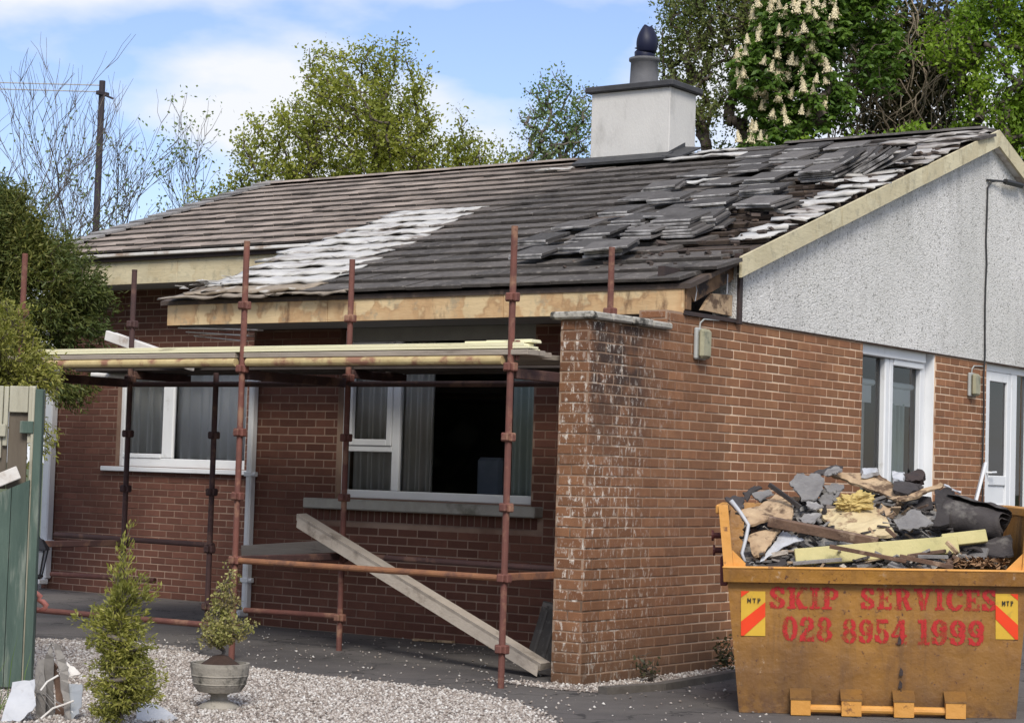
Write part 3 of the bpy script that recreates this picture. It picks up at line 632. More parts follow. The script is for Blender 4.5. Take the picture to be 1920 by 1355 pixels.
def missing(x, y):
    if x > XB-0.02 and x < -4.74+(4.65-y)*0.20+rnd.uniform(-.09, .09) and y < 4.60: return True
    if y > 1.95 and y < 2.7 and x > -0.62: return True
    if y >= 2.7 and y < 6.6 and x > -1.05+rnd.uniform(-.15, .35)-(0.25 if y < 4.4 else 0)+(0.35 if y > 5.6 else 0): return True
    if -4.85 < x < -3.45 and y > 6.7: return True
    if y > 3.5 and y < 6.6 and x > -2.6 and rnd.random() < 0.22: return True
    return False
for r in range(nrow):
    y = RY-0.10-(nrow-1-r)*TG*sl-0.15
    off = (r % 2)*TW/2
    x = XL+off-TW/2
    while x < XR-0.05:
        xc = x+TW/2
        ok = (xc < XB and y > ELY-0.12) or (xc >= XB and y > EY-0.14)
        if xc > XL+0.02 and ok and xc < XR-0.10 and not missing(xc, y):
            tiles.append((view_area(onroof(xc, y, 0), (0, -math.sin(PA), math.cos(PA))), tile_mat4(xc, y, 0.036, rnd.uniform(-.003, .004))))
        x += TW
tiles.sort(key=lambda t: -t[0]); tcache = []
for v, f in TV:
    me = bpy.data.meshes.new('roof_tile'); me.from_pydata(v, [], f); me.materials.append(M['tile']); me.materials.append(M['tile_butt_shaded']); me.polygons[2].material_index = 1; me.update(); tcache.append(me)
mbt = MB()
for i, (sc, Mx) in enumerate(tiles):
    k = rnd.randrange(6)
    if i < 300: o = link('roof_tile', tcache[k], M['tile'], roof); o.matrix_local = Mx
    else: mbt.add([Mx @ Vector(v) for v in TV[k][0]], TV[k][1])
otc = mbt.build('tile_courses', M['tile'], roof); otc.data.materials.append(M['tile_butt_shaded']); nf = len(TV[0][1]); otc.data.polygons.foreach_set('material_index', [1 if i % nf == 2 else 0 for i in range(len(mbt.f))])
tag(otc, 'further courses of laid concrete tiles on the front slope', kind='stuff')
# ridge tiles
for i in range(23):
    x = XL+0.02+i*0.455
    if x+.45 > XR+.03: continue
    if -4.95 < x+.22 < -3.4 or (x > -3.3 and x < -2.6): continue
    sm = MB(); vs = []; nn = 7
    for e in (0, 1):
        for k in range(nn):
            a = math.pi*(0.14+0.72*k/(nn-1)); rr_ = 0.125-0.005*e; vs.append((x+e*0.45, RY+math.cos(a)*rr_*1.15, RZ-0.02+math.sin(a)*rr_*0.62))
    sm.add(vs, [(k, k+1, nn+k+1, nn+k) for k in range(nn-1)]+[tuple(range(nn)), tuple(range(2*nn-1, nn-1, -1))]); sm.build('ridge_tile', M['tile'], roof)
# battens and sheets of underlay where the tiles are gone
def sheet_row(x0, x1, y, mat, w=0.0, depth=None, lift=0.02, name='felt_strip'):
    "one lapped strip of membrane between two battens, rippled"
    sm = MB(); nx = max(3, int((x1-x0)/0.09)); ny = 4; vs = []; d = depth or TG*sl+0.03
    for j in range(ny+1):
        for i in range(nx+1):
            t = max(0, j-1)/(ny-1); xx = x0+(x1-x0)*i/nx
            e = (rnd.uniform(-.05, .05) if i in (0, nx) else 0)
            h = lift+(.006 if j == 0 else 0.026*(1-t))+0.010*math.sin(xx*9+y*5)*(1-t)+rnd.uniform(-.006, .006)*(1+w)
            vs.append(onroof(xx+e, y+d*t+(rnd.uniform(-.012, .012)*(1+w) if j < 2 else 0), h))
    sm.add(vs, [(j*(nx+1)+i, j*(nx+1)+i+1, (j+1)*(nx+1)+i+1, (j+1)*(nx+1)+i) for j in range(ny) for i in range(nx)])
    o = sm.build(name, mat, roof, smooth=True); md = o.modifiers.new('t', 'SOLIDIFY'); md.thickness = 0.014; md.offset = -1
    return o
for r in range(nrow):
    y = RY-0.10-(nrow-1-r)*TG*sl-0.15
    if y < 4.60: sheet_row(XB+rnd.uniform(-.02, .10)+max(0, 2.6-y)*.25, -4.52+(4.65-y)*0.20, y, M['white_felt'] if y > 1.55 else M['tan_felt'], .6)
    if y > 1.9 and y < 6.7:
        sm = MB(); sm.cbox((-1.7, 0, -0.019), (XR-.06, 0.038, 0.019), 0.003, Matrix.Translation(onroof(0, y+.02, 0.0)) @ Matrix.Rotation(PA, 4, 'X')); sm.build('batten', M['batten'], roof)
    if 2.3 < y < 7.2:
        a = rnd.uniform(-0.55, -0.28) if y < 4.6 else rnd.uniform(-1.0, -0.5)
        sheet_row(a, XR-0.03-rnd.uniform(0, .04), y, M['white_felt'] if rnd.random() < .25 else M['grey_felt'], .9, TG*sl*rnd.uniform(.85, 1.05), 0.014)
for (x0, x1, y) in ((-3.45, -2.5, 6.75), (-3.3, -2.75, 7.05), (-2.35, -1.9, 5.2), (-5.1, -4.7, 6.62)):
    sheet_row(x0, x1, y, M['white_felt'], 1.0, 0.2, 0.05)
# torn edge of the membrane at the bay verge and along the eave
sheet_row(XB+0.1, -3.3, EY-0.10, M['board'], 0.5, 0.22, 0.0, 'eave_strip')
for k in range(9):
    sm = MB(); p = onroof(XB+rnd.uniform(.14, .6), EY+rnd.uniform(.0, .5), 0.06); q = [p+Vector((rnd.uniform(-.13, .13), rnd.uniform(-.1, .1), rnd.uniform(-.02, .03))) for _ in range(4)]
    sm.slab(q, 0.004); sm.build('torn_felt', M['white_felt'], roof)
# white gutter rail on the left eave and drip strip on the bay
mb = MB(); mb.cbox((XL, ELY-0.075, zr(ELY)-.035), (XB+0.15, ELY-0.03, zr(ELY)+.0), 0.006); mb.build('eave_strip', M['white_plank'], roof)
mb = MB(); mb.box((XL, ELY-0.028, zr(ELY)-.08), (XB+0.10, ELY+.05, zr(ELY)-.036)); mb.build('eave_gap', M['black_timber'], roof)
# bits of debris and moss on the stripped area
mb = MB()
for k in range(170):
    p = onroof(rnd.uniform(-1.5, 0.0), rnd.uniform(1.7, 6.4), 0.03); s = rnd.uniform(.01, .04)
    mb.box((-s, -s*.6, -.005), (s*1.6, s*.6, s*.5), Matrix.Translation(p) @ Matrix.Rotation(rnd.uniform(0, 3), 4, 'Z') @ Matrix.Rotation(rnd.gauss(.3, .2), 4, 'X'))
tag(mb.build('roof_debris', M['dark_felt'], roof), 'dark crumbs of felt and broken tile on the stripped roof', kind='stuff')

# --- fascias, barge boards, soffits
for a, b in ((-5.58, -3.62), (-3.615, -1.72), (-1.715, -0.0)):
    sm = MB(); sm.cbox((a, EY+0.01+rnd.uniform(0, .004), WT-0.008), (b, EY+0.035, zr(EY)-.035), 0.003); sm.build('fascia', M['fascia'], house)
for a, b in ((XL+.03, -7.62), (-7.615, -5.75)):
    sm = MB(); sm.cbox((a, ELY+0.012, 3.455), (b, ELY+0.036, zr(ELY)-.07), 0.003); sm.build('fascia', M['fascia_left'], house)
for i in range(6):
    y0 = EY+0.04+i*(FY-EY-.045)/6; sm = MB(); sm.cbox((-5.56, y0+.002, WT+.004), (-0.27, y0+(FY-EY-.045)/6-.002, WT+.018), 0.003); sm.build('soffit_board', M['soffit'], house)
sm = MB(); sm.box((XL+.05, ELY+.04, 3.458), (-5.75, LY+.01, 3.472)); sm.build('soffit_board', M['soffit'], house)
# broken soffit hanging at the left end of the bay
for k in range(3):
    sm = MB(); sm.cbox((0, -.045, 0), (1.0-.15*k, .045, .012), .003, Matrix.Translation((-5.50, EY+.12+k*.11, WT-.03-.03*k)) @ Matrix.Rotation(R(2+k*1.5), 4, 'Y') @ Matrix.Rotation(R(-4*k), 4, 'Z')); sm.build('soffit_board', M['white_plank'], house)
# end grain at left of the fascia, verge closing board
mb = MB(); mb.slab([(-5.585, EY+.04, WT-.01), (-5.585, FY, WT+.0), (-5.585, FY+1.3, zr(FY+1.3)-.10), (-5.585, EY+.04, zr(EY+.04)-.05)], 0.02, (-1, 0, 0)); mb.build('verge_board', M['rot'], house)
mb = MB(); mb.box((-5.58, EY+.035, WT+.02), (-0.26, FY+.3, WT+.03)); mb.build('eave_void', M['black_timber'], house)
# barge boards
def rake(y0, y1, x, h, th, mat, name, n=1, lo=0.0):
    for i in range(n):
        a = y0+(y1-y0)*i/n; b = y0+(y1-y0)*(i+1)/n; g = 0.004*(1 if b > a else -1)
        sm = MB(); sm.slab([(x, a+g, zr(a)-h-lo), (x, b-g, zr(b)-h-lo), (x, b-g, zr(b)-lo), (x, a+g, zr(a)-lo)], th, (1, 0, 0)); sm.build(name, mat, house)
rake(2.03, RY, XR+.012, 0.168, 0.025, M['barge'], 'barge_board', 3, 0.0)
rake(2*RY-2.0, RY, XR+.012, 0.168, 0.025, M['barge'], 'barge_board', 3, 0.0)
for sgn in (0, 1):
    n = 34
    for i in range(n):
        a = (2.12 if not sgn else 2*RY-2.12)+((RY-2.12) if not sgn else -(RY-2.12))*i/n; b = a+((RY-2.12) if not sgn else -(RY-2.12))/n*0.94
        if sgn == 0 and i % 4: continue
        sm = MB(); sm.slab([(gx+.003, a, zr(a)-.155), (XR-.012, a, zr(a)-.155), (XR-.012, b, zr(b)-.155), (gx+.003, b, zr(b)-.155)], 0.012, (0, 0, 1)); sm.build('soffit_board', M['white_plank'], house)
sm = MB(); sm.slab([(XL-.02, ELY, zr(ELY)-.15), (XL-.02, RY, RZ-.15), (XL-.02, RY, RZ), (XL-.02, ELY, zr(ELY))], 0.025, (-1, 0, 0)); sm.build('barge_board', M['white_plank'], house)
# grey wooden verge slips on the left verge
for k in range(13):
    y = ELY+0.1+k*0.31; sm = MB(); sm.cbox((-0.05, 0, -.02), (0.16+rnd.uniform(0, .1), .31, .014), .004, Matrix.Translation(onroof(XL+.03, y, .052+rnd.uniform(0, .006))) @ Matrix.Rotation(PA-.06, 4, 'X')); sm.build('verge_slip', M['slate'], roof)
# rotten open eaves box at the gable end
box = empty('eaves_box'); box.parent = house
sm = MB(); sm.box((-0.26, EY+.05, WT+.03), (-0.20, 2.13, zr(EY)+.12)); sm.build('back_board', M['black_timber'], box)
sm = MB(); sm.box((-0.26, EY+.02, WT-.02), (0.02, 2.17, WT+.012)); sm.build('base_board', M['black_timber'], box)
sm = MB(); sm.cbox((-0.03, 2.13, WT-.03), (0.045, 2.185, zr(2.15)-.0), .004); sm.build('corner_post', M['black_timber'], box)
sm = MB(); sm.slab([(0.0, EY+.18, zr(EY+.18)-.22), (0.0, 2.10, zr(2.1)-.20), (0.0, 2.10, zr(2.1)-.035), (0.0, EY+.05, zr(EY)-.03)], .03, (1, 0, 0)); sm.build('rafter_end', M['rot'], box)
sm = MB(); sm.slab([(0.005, EY+.30, WT+.04), (0.005, 2.08, WT+.03), (0.005, 2.08, WT+.20), (0.005, EY+.45, WT+.185)], .03, (1, 0, 0)); sm.build('packing_block', M['osb'], box)
sm = MB(); sm.cbox((-.03, EY+.04, WT+.02), (.012, EY+.12, zr(EY)-.05), .006); sm.build('fascia_end', M['rot'], box)
sm = MB(); sm.tube([(.02, EY+.16, zr(EY)-.02), (.03, EY+.165, zr(EY)-.07), (.02, EY+.16, WT+.10)], .004, 5); sm.build('hanging_wire', M['wire_pale'], box)
sm = MB(); sm.tube([(.01, 1.98, WT+.20), (.01, 1.985, WT+.36)], .006, 5); sm.build('hanging_wire', M['wire_pale'], box)

# --- chimney
ch = empty('chimney'); ch.parent = house; CX0, CX1, CYa, CYb = -4.68, -3.63, 7.08, 7.66
mb = MB(); mb.cbox((CX0, CYa, 4.7), (CX1, CYb, 5.885), 0.008); mb.build('stack', M['chimney'], ch)
mb = MB(); mb.cbox((CX0-.06, CYa-.06, 5.887), (CX1+.06, CYb+.06, 5.955), 0.010); mb.build('cap', M['slate_cap'], ch)
mb = MB(); mb.slab([(CX0-.12, CYa-.20, zr(CYa-.2)+.075), (CX1+.06, CYa-.20, zr(CYa-.2)+.075), (CX1+.06, CYa+.0, zr(CYa)+.10), (CX0-.12, CYa+.0, zr(CYa)+.10)], .03, (0, -SL, 1)); mb.build('flashing', M['lead'], ch)
mb = MB(); mb.cbox((CX0-.05, CYa-.012, 4.95), (CX1+.03, CYa-.001, 5.115), .003); mb.build('flashing', M['lead'], ch)
mb = MB(); mb.slab([(CX1+.012, CYa-.05, 5.03), (CX1+.012, RY, 5.20), (CX1+.012, RY, 5.30), (CX1+.012, CYa-.05, 5.13)], .01, (1, 0, 0)); mb.slab([(CX1, CYa-.15, zr(CYa-.15)+.09), (CX1+.22, CYa-.15, zr(CYa-.15)+.06), (CX1+.22, RY, RZ+.07), (CX1, RY, RZ+.09)], .02, (0, 0, 1)); mb.build('flashing', M['lead'], ch)
pc = (-4.16, 7.37, 5.955)
mb = MB(); mb.lathe([(.21, 0), (.20, .035), (.165, .05), (.155, .30), (.178, .315), (.178, .345), (.135, .345), (.13, .2)], pc, 24); o = mb.build('pot', M['pot'], ch, smooth=True)
mb = MB(); mb.lathe([(.10, .30), (.115, .34), (.118, .42), (.10, .44)], pc, 20); mb.build('cowl_collar', M['cowl'], ch, smooth=True)
mb = MB(); vs = []; nu, nv = 10, 14
for i in range(nu+1):
    t = i/nu; a = math.pi*t
    for j in range(nv+1):
        p = math.pi*(-.62+1.24*j/nv)
        rad = .138*math.sin(min(a*.58+.95, math.pi*.985))
        vs.append((pc[0]+.01+rad*math.cos(p)+.015*t, pc[1]+rad*math.sin(p), pc[2]+.40+.32*t+.012*math.sin(p*3)*t))
mb.add(vs, [(i*(nv+1)+j, i*(nv+1)+j+1, (i+1)*(nv+1)+j+1, (i+1)*(nv+1)+j) for i in range(nu) for j in range(nv)]); o = mb.build('cowl_hood', M['cowl'], ch, smooth=True); md = o.modifiers.new('t', 'SOLIDIFY'); md.thickness = .008
mb = MB(); mb.slab([(pc[0]-.10, pc[1]-.06, pc[2]+.47), (pc[0]+.02, pc[1]-.10, pc[2]+.475), (pc[0]+.02, pc[1]+.06, pc[2]+.475), (pc[0]-.10, pc[1]+.06, pc[2]+.47)], .008, (0, 0, 1)); mb.build('cowl_vane', M['pot'], ch)

# --- windows
def bar(name, a, b, mat, parent, c=.006): sm = MB(); sm.cbox(a, b, c); return sm.build(name, mat, parent)
w = empty('window'); w.parent = house                   # large front window
x0, x1, z0, z1, yf = -4.12, -1.93, 1.235, 2.782, FY+.075
f = .055
bar('frame', (x0, yf, z0), (x0+f, yf+.06, z1), M['upvc'], w); bar('frame', (x1-.035, yf, z0), (x1, yf+.06, z1), M['upvc'], w)
bar('frame', (x0+f+.001, yf, z0), (x1-.036, yf+.06, z0+.075), M['upvc'], w); bar('frame', (x0+f+.001, yf+.002, z1-.11), (x1-.036, yf+.06, z1+.02), M['grey_frame'], w)
xm = -3.49; bar('mullion', (xm-.045, yf+.001, z0+.076), (xm+.04, yf+.06, z1-.111), M['upvc'], w)
bar('transom', (x0+f+.001, yf+.002, 1.66), (xm-.046, yf+.06, 1.715), M['upvc'], w)
for (a, b, c, d) in ((x0+f+.002, xm-.047, 1.716, 2.67),):
    q = .06
    for nm, A, B in (('l', (a, yf-.012, c), (a+q, yf+.045, d)), ('r', (b-q, yf-.012, c), (b, yf+.045, d)), ('b', (a+q+.001, yf-.012, c), (b-q-.001, yf+.045, c+q)), ('t', (a+q+.001, yf-.012, d-q), (b-q-.001, yf+.045, d))): bar('casement', A, B, M['upvc'], w)
for (a, b, c, d) in ((x0+f, xm-.045, z0+.07, 1.665), (x0+f+.05, xm-.10, 1.76, 2.62), (xm+.04, x1-.03, z0+.07, z1-.10)):
    sm = MB(); sm.add([(a, yf+.032, c), (b, yf+.032, c), (b, yf+.032, d), (a, yf+.032, d)], [(0, 1, 2, 3)]); sm.build('pane', M['glass'], w)
sm = MB(); sm.slab([(-4.40, FY-.13, 1.118), (-1.80, FY-.13, 1.118), (-1.80, FY-.13, 1.215), (-4.40, FY-.13, 1.215)], -.13+.001, (0, -1, 0)); sm = MB(); sm.cbox((-4.40, FY-.13, 1.128), (-1.80, FY+.07, 1.222), .010); sm.build('sill', M['stone'], w)
bar('drip_board', (x0, FY+.02, 1.224), (x1, yf+.01, 1.234), M['upvc'], w, .002)
w = empty('window'); w.parent = house                   # window in the recessed wall
x0, x1, z0, z1, yf = -9.0, -7.02, 1.45, 2.615, LY+.06
bar('frame', (x0, yf, z0), (x0+.06, yf+.06, z1), M['upvc'], w); bar('frame', (x1-.06, yf, z0), (x1, yf+.06, z1), M['upvc'], w)
bar('frame', (x0+.061, yf, z0), (x1-.061, yf+.06, z0+.10), M['upvc'], w); bar('frame', (x0+.061, yf, z1-.07), (x1-.061, yf+.06, z1), M['upvc'], w)
bar('mullion', (-8.34, yf-.001, z0+.101), (-8.17, yf+.06, z1-.071), M['upvc'], w, .012)
bar('casement', (x0+.061, yf-.012, z0+.101), (-8.341, yf+.02, z0+.15), M['upvc'], w)
for a, b in ((x0+.06, -8.34), (-8.17, x1-.06)):
    sm = MB(); sm.add([(a, yf+.032, z0+.1), (b, yf+.032, z0+.1), (b, yf+.032, z1-.07), (a, yf+.032, z1-.07)], [(0, 1, 2, 3)]); sm.build('pane', M['glass'], w)
bar('sill', (x0-.18, LY-.06, z0-.055), (x1+.1, yf+.0, z0-.003), M['upvc'], w)
w = empty('patio_window'); w.parent = house             # tall window in the gable
y0, y1, z0, z1, xf = 4.54, 6.16, .10, 2.785, -.10
bar('frame', (xf-.06, y0, z0), (xf, y0+.05, z1), M['upvc'], w); bar('frame', (xf-.06, y1-.10, z0), (xf, y1-.012, z1), M['upvc'], w); bar('lining', (xf-.06, y1-.011, z0), (-.012, y1+.004, z1), M['upvc'], w, .003)
bar('frame', (xf-.06, y0+.051, z1-.10), (xf+.05, y1-.111, z1), M['upvc'], w); bar('frame', (xf-.06, y0+.051, z0), (xf, y1-.111, z0+.1), M['upvc'], w)
bar('mullion', (xf-.06, 5.20, z0+.101), (xf+.02, 5.29, z1-.101), M['upvc'], w, .012); bar('mullion', (xf-.05, 5.30, z0+.101), (xf+.02, 5.37, z1-.101), M['upvc'], w)
bar('casement', (xf-.05, 5.371, z1-.16), (xf+.03, y1-.112, z1-.101), M['upvc'], w); bar('casement', (xf-.05, y1-.15, z0+.102), (xf+.01, y1-.101, z1-.161), M['upvc'], w)
bar('handle', (xf+.01, y1-.14, 1.52), (xf+.04, y1-.115, 1.66), M['slate_cap'], w)
for a, b in ((y0+.05, 5.20), (5.37, y1-.15)):
    sm = MB(); sm.add([(xf-.035, a, z0+.1), (xf-.035, b, z0+.1), (xf-.035, b, z1-.1), (xf-.035, a, z1-.1)], [(0, 1, 2, 3)]); sm.build('pane', M['glass_dark'], w)
d = empty('door'); d.parent = house                     # glazed door at the far end
y0, y1, z0, z1, xf = 7.46, 8.80, .05, 2.785, -.05
bar('frame', (xf-.06, y0, z0), (xf, y0+.10, z1), M['upvc'], d); bar('frame', (xf-.06, y1-.09, z0), (xf, y1, z1), M['upvc'], d); bar('frame', (xf-.06, y0+.101, z1-.08), (xf, y1-.091, z1), M['upvc'], d)
bar('mullion', (xf-.06, 8.27, z0), (xf+.001, 8.42, z1-.081), M['upvc'], d)
ya, yb = y0+.101, 8.269
bar('stile', (xf-.05, ya, z0), (xf-.004, ya+.12, z1-.081), M['upvc'], d); bar('stile', (xf-.05, yb-.11, z0), (xf-.004, yb, z1-.081), M['upvc'], d)
bar('rail', (xf-.05, ya+.121, z1-.18), (xf-.004, yb-.111, z1-.081), M['upvc'], d); bar('rail', (xf-.05, ya+.121, 1.53), (xf-.004, yb-.111, 1.63), M['upvc'], d); bar('rail', (xf-.05, ya+.121, z0), (xf-.004, yb-.111, z0+.2), M['upvc'], d)
bar('panel', (xf-.045, ya+.121, z0+.2), (xf-.02, yb-.111, 1.529), M['upvc'], d, .02)
for z in (.45, 1.0, 1.32): bar('moulding', (xf-.02, ya+.15, z), (xf-.008, yb-.14, z+.02), M['upvc'], d)
sm = MB(); sm.add([(xf-.03, ya+.12, 1.63), (xf-.03, yb-.11, 1.63), (xf-.03, yb-.11, z1-.18), (xf-.03, ya+.12, z1-.18)], [(0, 1, 2, 3)]); sm.build('pane', M['glass_dark'], d)
sm = MB(); sm.add([(xf-.03, 8.42, z0), (xf-.03, y1-.09, z0), (xf-.03, y1-.09, z1-.08), (xf-.03, 8.42, z1-.08)], [(0, 1, 2, 3)]); sm.build('pane', M['glass_dark'], d)
sm = MB(); sm.tube([(xf, ya+.06, 1.66), (xf+.05, ya+.06, 1.66), (xf+.055, ya+.18, 1.665)], .011, 8); sm.build('handle', M['upvc'], d)
# rooms behind the glass
def room(a, b, open_ax):
    x0, y0, z0 = a; x1, y1, z1 = b; vs = [(x0,y0,z0),(x1,y0,z0),(x1,y1,z0),(x0,y1,z0),(x0,y0,z1),(x1,y0,z1),(x1,y1,z1),(x0,y1,z1)]
    fs = {'bot': (0,1,2,3), 'top': (4,7,6,5), 'y0': (0,4,5,1), 'x1': (1,5,6,2), 'y1': (2,6,7,3), 'x0': (3,7,4,0)}; fs.pop(open_ax)
    sm = MB(); sm.add(vs, list(fs.values())); sm.build('room', M['room'], house)
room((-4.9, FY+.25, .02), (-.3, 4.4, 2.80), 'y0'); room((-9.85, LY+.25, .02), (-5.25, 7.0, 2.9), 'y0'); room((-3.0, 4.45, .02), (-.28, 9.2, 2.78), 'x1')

# --- downpipes
def downpipe(x, y, z0, z1, w_=.045, d_=.045, clips=()):
    dp = empty('downpipe'); dp.parent = house
    sm = MB(); sm.cbox((x-w_, y-d_, z0), (x+w_, y+d_-.008, z1), .014); sm.build('pipe', M['upvc'], dp)
    for z in clips:
        sm = MB(); sm.cbox((x-w_-.012, y-d_-.008, z-.022), (x+w_+.012, y+d_, z+.022), .004); sm.tube([(x+w_+.01, y-.02, z), (x+w_+.05, y-.02, z)], .022, 10); sm.build('clip', M['upvc'], dp)
    sm = MB(); sm.cbox((x-w_+.005, y-d_-.08, z0-.06), (x+w_-.005, y+.01, z0+.0), .01); sm.build('shoe', M['upvc'], dp)
downpipe(-5.125, FY-.05, .14, 2.6, .034, .045, (.42, 1.42, 2.3)); downpipe(-10.02, LY-.06, .12, 3.3, .06, .055, (.55, 1.72, 2.7))

# ================================================================== THINGS ON AND AROUND THE HOUSE
# --- curtains
def curtain(name, label, axis, u0, u1, pos, z0, z1, mat, folds, amp=.03):
    sm = MB(); n = folds*8; vs = []
    for j in range(2):
        for i in range(n+1):
            u = u0+(u1-u0)*i/n; o = pos+amp*math.sin(i/8*2*math.pi)+amp*.5*math.sin(i/8*2*math.pi*.43+1); z = z1 if j else z0
            vs.append((u, o, z) if axis == 'X' else (o, u, z))
    sm.add(vs, [(i, i+1, n+2+i, n+1+i) for i in range(n)]); o = sm.build(name, mat, smooth=True)
    md = o.modifiers.new('t', 'SOLIDIFY'); md.thickness = .003
    return tag(o, label, 'curtain')
curtain('curtain', 'grey drawn curtain behind the casement of the large front window', 'X', -4.08, -3.60, FY+.19, 1.3, 2.7, M['curtain'], 7)
curtain('curtain', 'grey curtain just right of the mullion in the large front window', 'X', -3.50, -3.13, FY+.19, 1.3, 2.7, M['curtain'], 6)
curtain('curtain', 'greenish curtain at the right edge of the large front window', 'X', -2.28, -1.96, FY+.19, 1.3, 2.7, M['green_curtain'], 5)
curtain('curtain', 'pale curtain in the left pane of the recessed wall window', 'X', -8.95, -8.30, LY+.16, 1.5, 2.6, M['net'], 6, .04)
curtain('curtain', 'pale curtain in the right pane of the recessed wall window', 'X', -8.22, -7.05, LY+.16, 1.5, 2.6, M['net'], 8, .035)
curtain('curtain', 'pale green curtain behind the right pane of the gable window', 'Y', 5.42, 5.90, -.21, .2, 2.28, M['green_curtain'], 6)
curtain('curtain', 'pale green curtain behind the left pane of the gable window', 'Y', 4.62, 5.02, -.22, .2, 2.28, M['curtain'], 5)
for a, b, l in ((4.6, 5.12, 'left'), (5.36, 6.0, 'right')):
    t_ = thing('roller_blind', 'white half lowered blind in the %s pane of the gable window' % l, 'blind', (-.185, a, 2.26))
    sm = MB(); sm.cbox((-.008, 0, .0), (.0, b-a, .16), .002); sm.build('fabric', M['blind'], t_); sm = MB(); sm.tube([(0, -.02, .19), (0, b-a+.02, .19)], .03, 10); sm.build('roller', M['blind'], t_)
st = thing('armchair', 'blue grey chair seen through the large front window', 'chair', (-2.75, FY+.62, .02))
sm = MB(); sm.cbox((-.14, -.12, .75), (.14, 0, 1.62), .03); sm.build('backrest', M['blue_seat'], st)
sm = MB(); sm.cbox((-.3, .01, .4), (.3, .55, .6), .04); sm.build('seat', M['blue_seat'], st)
for i in (-.25, .22):
    for j in (.04, .48): sm = MB(); sm.box((i, j, 0), (i+.04, j+.04, .4)); sm.build('leg', M['brownwood'], st)

# --- bulkhead lights and the cable on the gable
def bulkhead(y, z, h, label):
    t_ = thing('wall_light', label, 'wall light', (0, y, z))
    sm = MB(); sm.cbox((.0, -.085, -h/2), (.035, .085, h/2), .012); sm.build('back_box', M['bulk_back'], t_)
    sm = MB(); sm.cbox((.036, -.078, -h/2+.008), (.085, .078, h/2-.008), .022); sm.build('cover', M['bulkhead'], t_, smooth=False)
    sm = MB(); sm.tube([(.02, -.02, h/2-.002), (.025, -.02, h/2+.04), (.012, .06, h/2+.075), (.01, .3, h/2+.085)], .007, 6); sm.build('cable', M['bulk_back'], t_)
bulkhead(1.56, 2.56, .25, 'dirty rectangular bulkhead light on the brick beside the eaves box'); bulkhead(7.03, 2.53, .24, 'dirty bulkhead light on the narrow brick strip beside the glazed door')
t_ = thing('wall_cable', 'black cable on a bracket running down the pebbledashed gable', 'cable', (.03, 7.32, 1.2))
sm = MB(); pts = [(0, .0, .0)]
for i in range(1, 15): pts.append((.0+(.004 if i % 2 else 0), -.01+.012*math.sin(i*1.9), i*.235))
pts += [(.0, .0, 3.36), (.015, .06, 3.43), (.02, .2, 3.46)]; sm.tube(pts, .010, 6); sm.build('cable', M['wire'], t_)
sm = MB(); sm.tube([(0, -.02, 3.44), (.05, .35, 3.47)], .012, 6); sm.tube([(.05, .35, 3.47), (.05, .8, 3.49)], .03, 8); sm.build('bracket', M['wire'], t_)

# --- scaffold
sc = thing('scaffold', 'rusty red tube scaffold frame with couplers in front of the bungalow', 'scaffold')
SX = (-0.28, -2.84, -5.40); SY = (-.587, .70); CUPS = (.27, .765, 1.26, 1.755, 2.25, 2.745)
def standard(x, y, z0, z1, mat, cups=CUPS):
    p = empty('standard'); p.parent = sc
    sm = MB(); sm.tube([(x, y, z0), (x, y, z1)], .0242, 12); sm.tube([(x, y, z1-.02), (x, y, z1+.0)], .0246, 12, False); sm.build('pole', mat, p, smooth=False)
    for z in cups:
        if z > z1-.1: continue
        sm = MB(); sm.cbox((x-.05, y-.028, z-.032), (x+.05, y+.028, z+.032), .008); sm.cbox((x-.0275, y-.055, z-.0285), (x+.0275, y+.055, z+.0285), .008); sm.build('coupler', mat, p)
for i, x in enumerate(SX):
    standard(x, SY[0], 0, 3.25, M['rust_red']); standard(x, SY[1], 0, 3.24, M['rust_dark'] if i == 2 else M['rust_red'])
standard(-4.34, SY[1], 0, 2.30, M['rust_dark'])
def led(a, b, mat, r=.0242): sm = MB(); sm.tube([a, b], r, 12); return sm.build('ledger', mat, sc)
for x0, x1, mt in ((SX[1], SX[0], M['rust_pale']), (SX[2], SX[1], M['rust_pale'])): led((x0+.06, SY[0]-.01, 2.30), (x1-.06, SY[0]-.01, 2.30), mt, .032)
led((SX[1]+.05, SY[0], .765), (SX[0]-.05, SY[0], .765), M['rust_orange']); led((SX[1]+.05, SY[1], .785), (SX[0]-.05, SY[1], .78), M['rust_dark'])
led((SX[2]-.9, SY[1], .81), (-4.30, SY[1], .80), M['rust_dark']); led((SX[2]+.0, SY[0], .24), (SX[1]-.05, SY[0], .25), M['rust_red'])
led((-3.9, SY[1], .265), (SX[1]-.05, SY[1], .28), M['rust_red']); led((-7.0, 1.31, .395), (-5.6, 1.31, .41), M['rust_red']); led((SX[2]+.05, SY[1], 2.20), (SX[0]-.05, SY[1], 2.20), M['rust_dark'])
for x in SX:
    sm = MB(); sm.cbox((x-.025, SY[0]+.05, 2.17), (x+.025, SY[1]-.05, 2.245), .006); sm.build('transom', M['rust_dark'], sc)
    sm = MB(); sm.cbox((x-.022, SY[0]+.05, .745), (x+.022, SY[1]-.05, .80), .006); sm.build('transom', M['rust_orange'] if x > -1 else M['rust_dark'], sc)
for x in (SX[0], SX[1]):
    sm = MB(); sm.tube([(x+.035, SY[0]+.03, 2.30), (x+.035, SY[0]+.03, 2.44)], .018, 8); sm.build('locking_pin', M['rust_red'], sc)
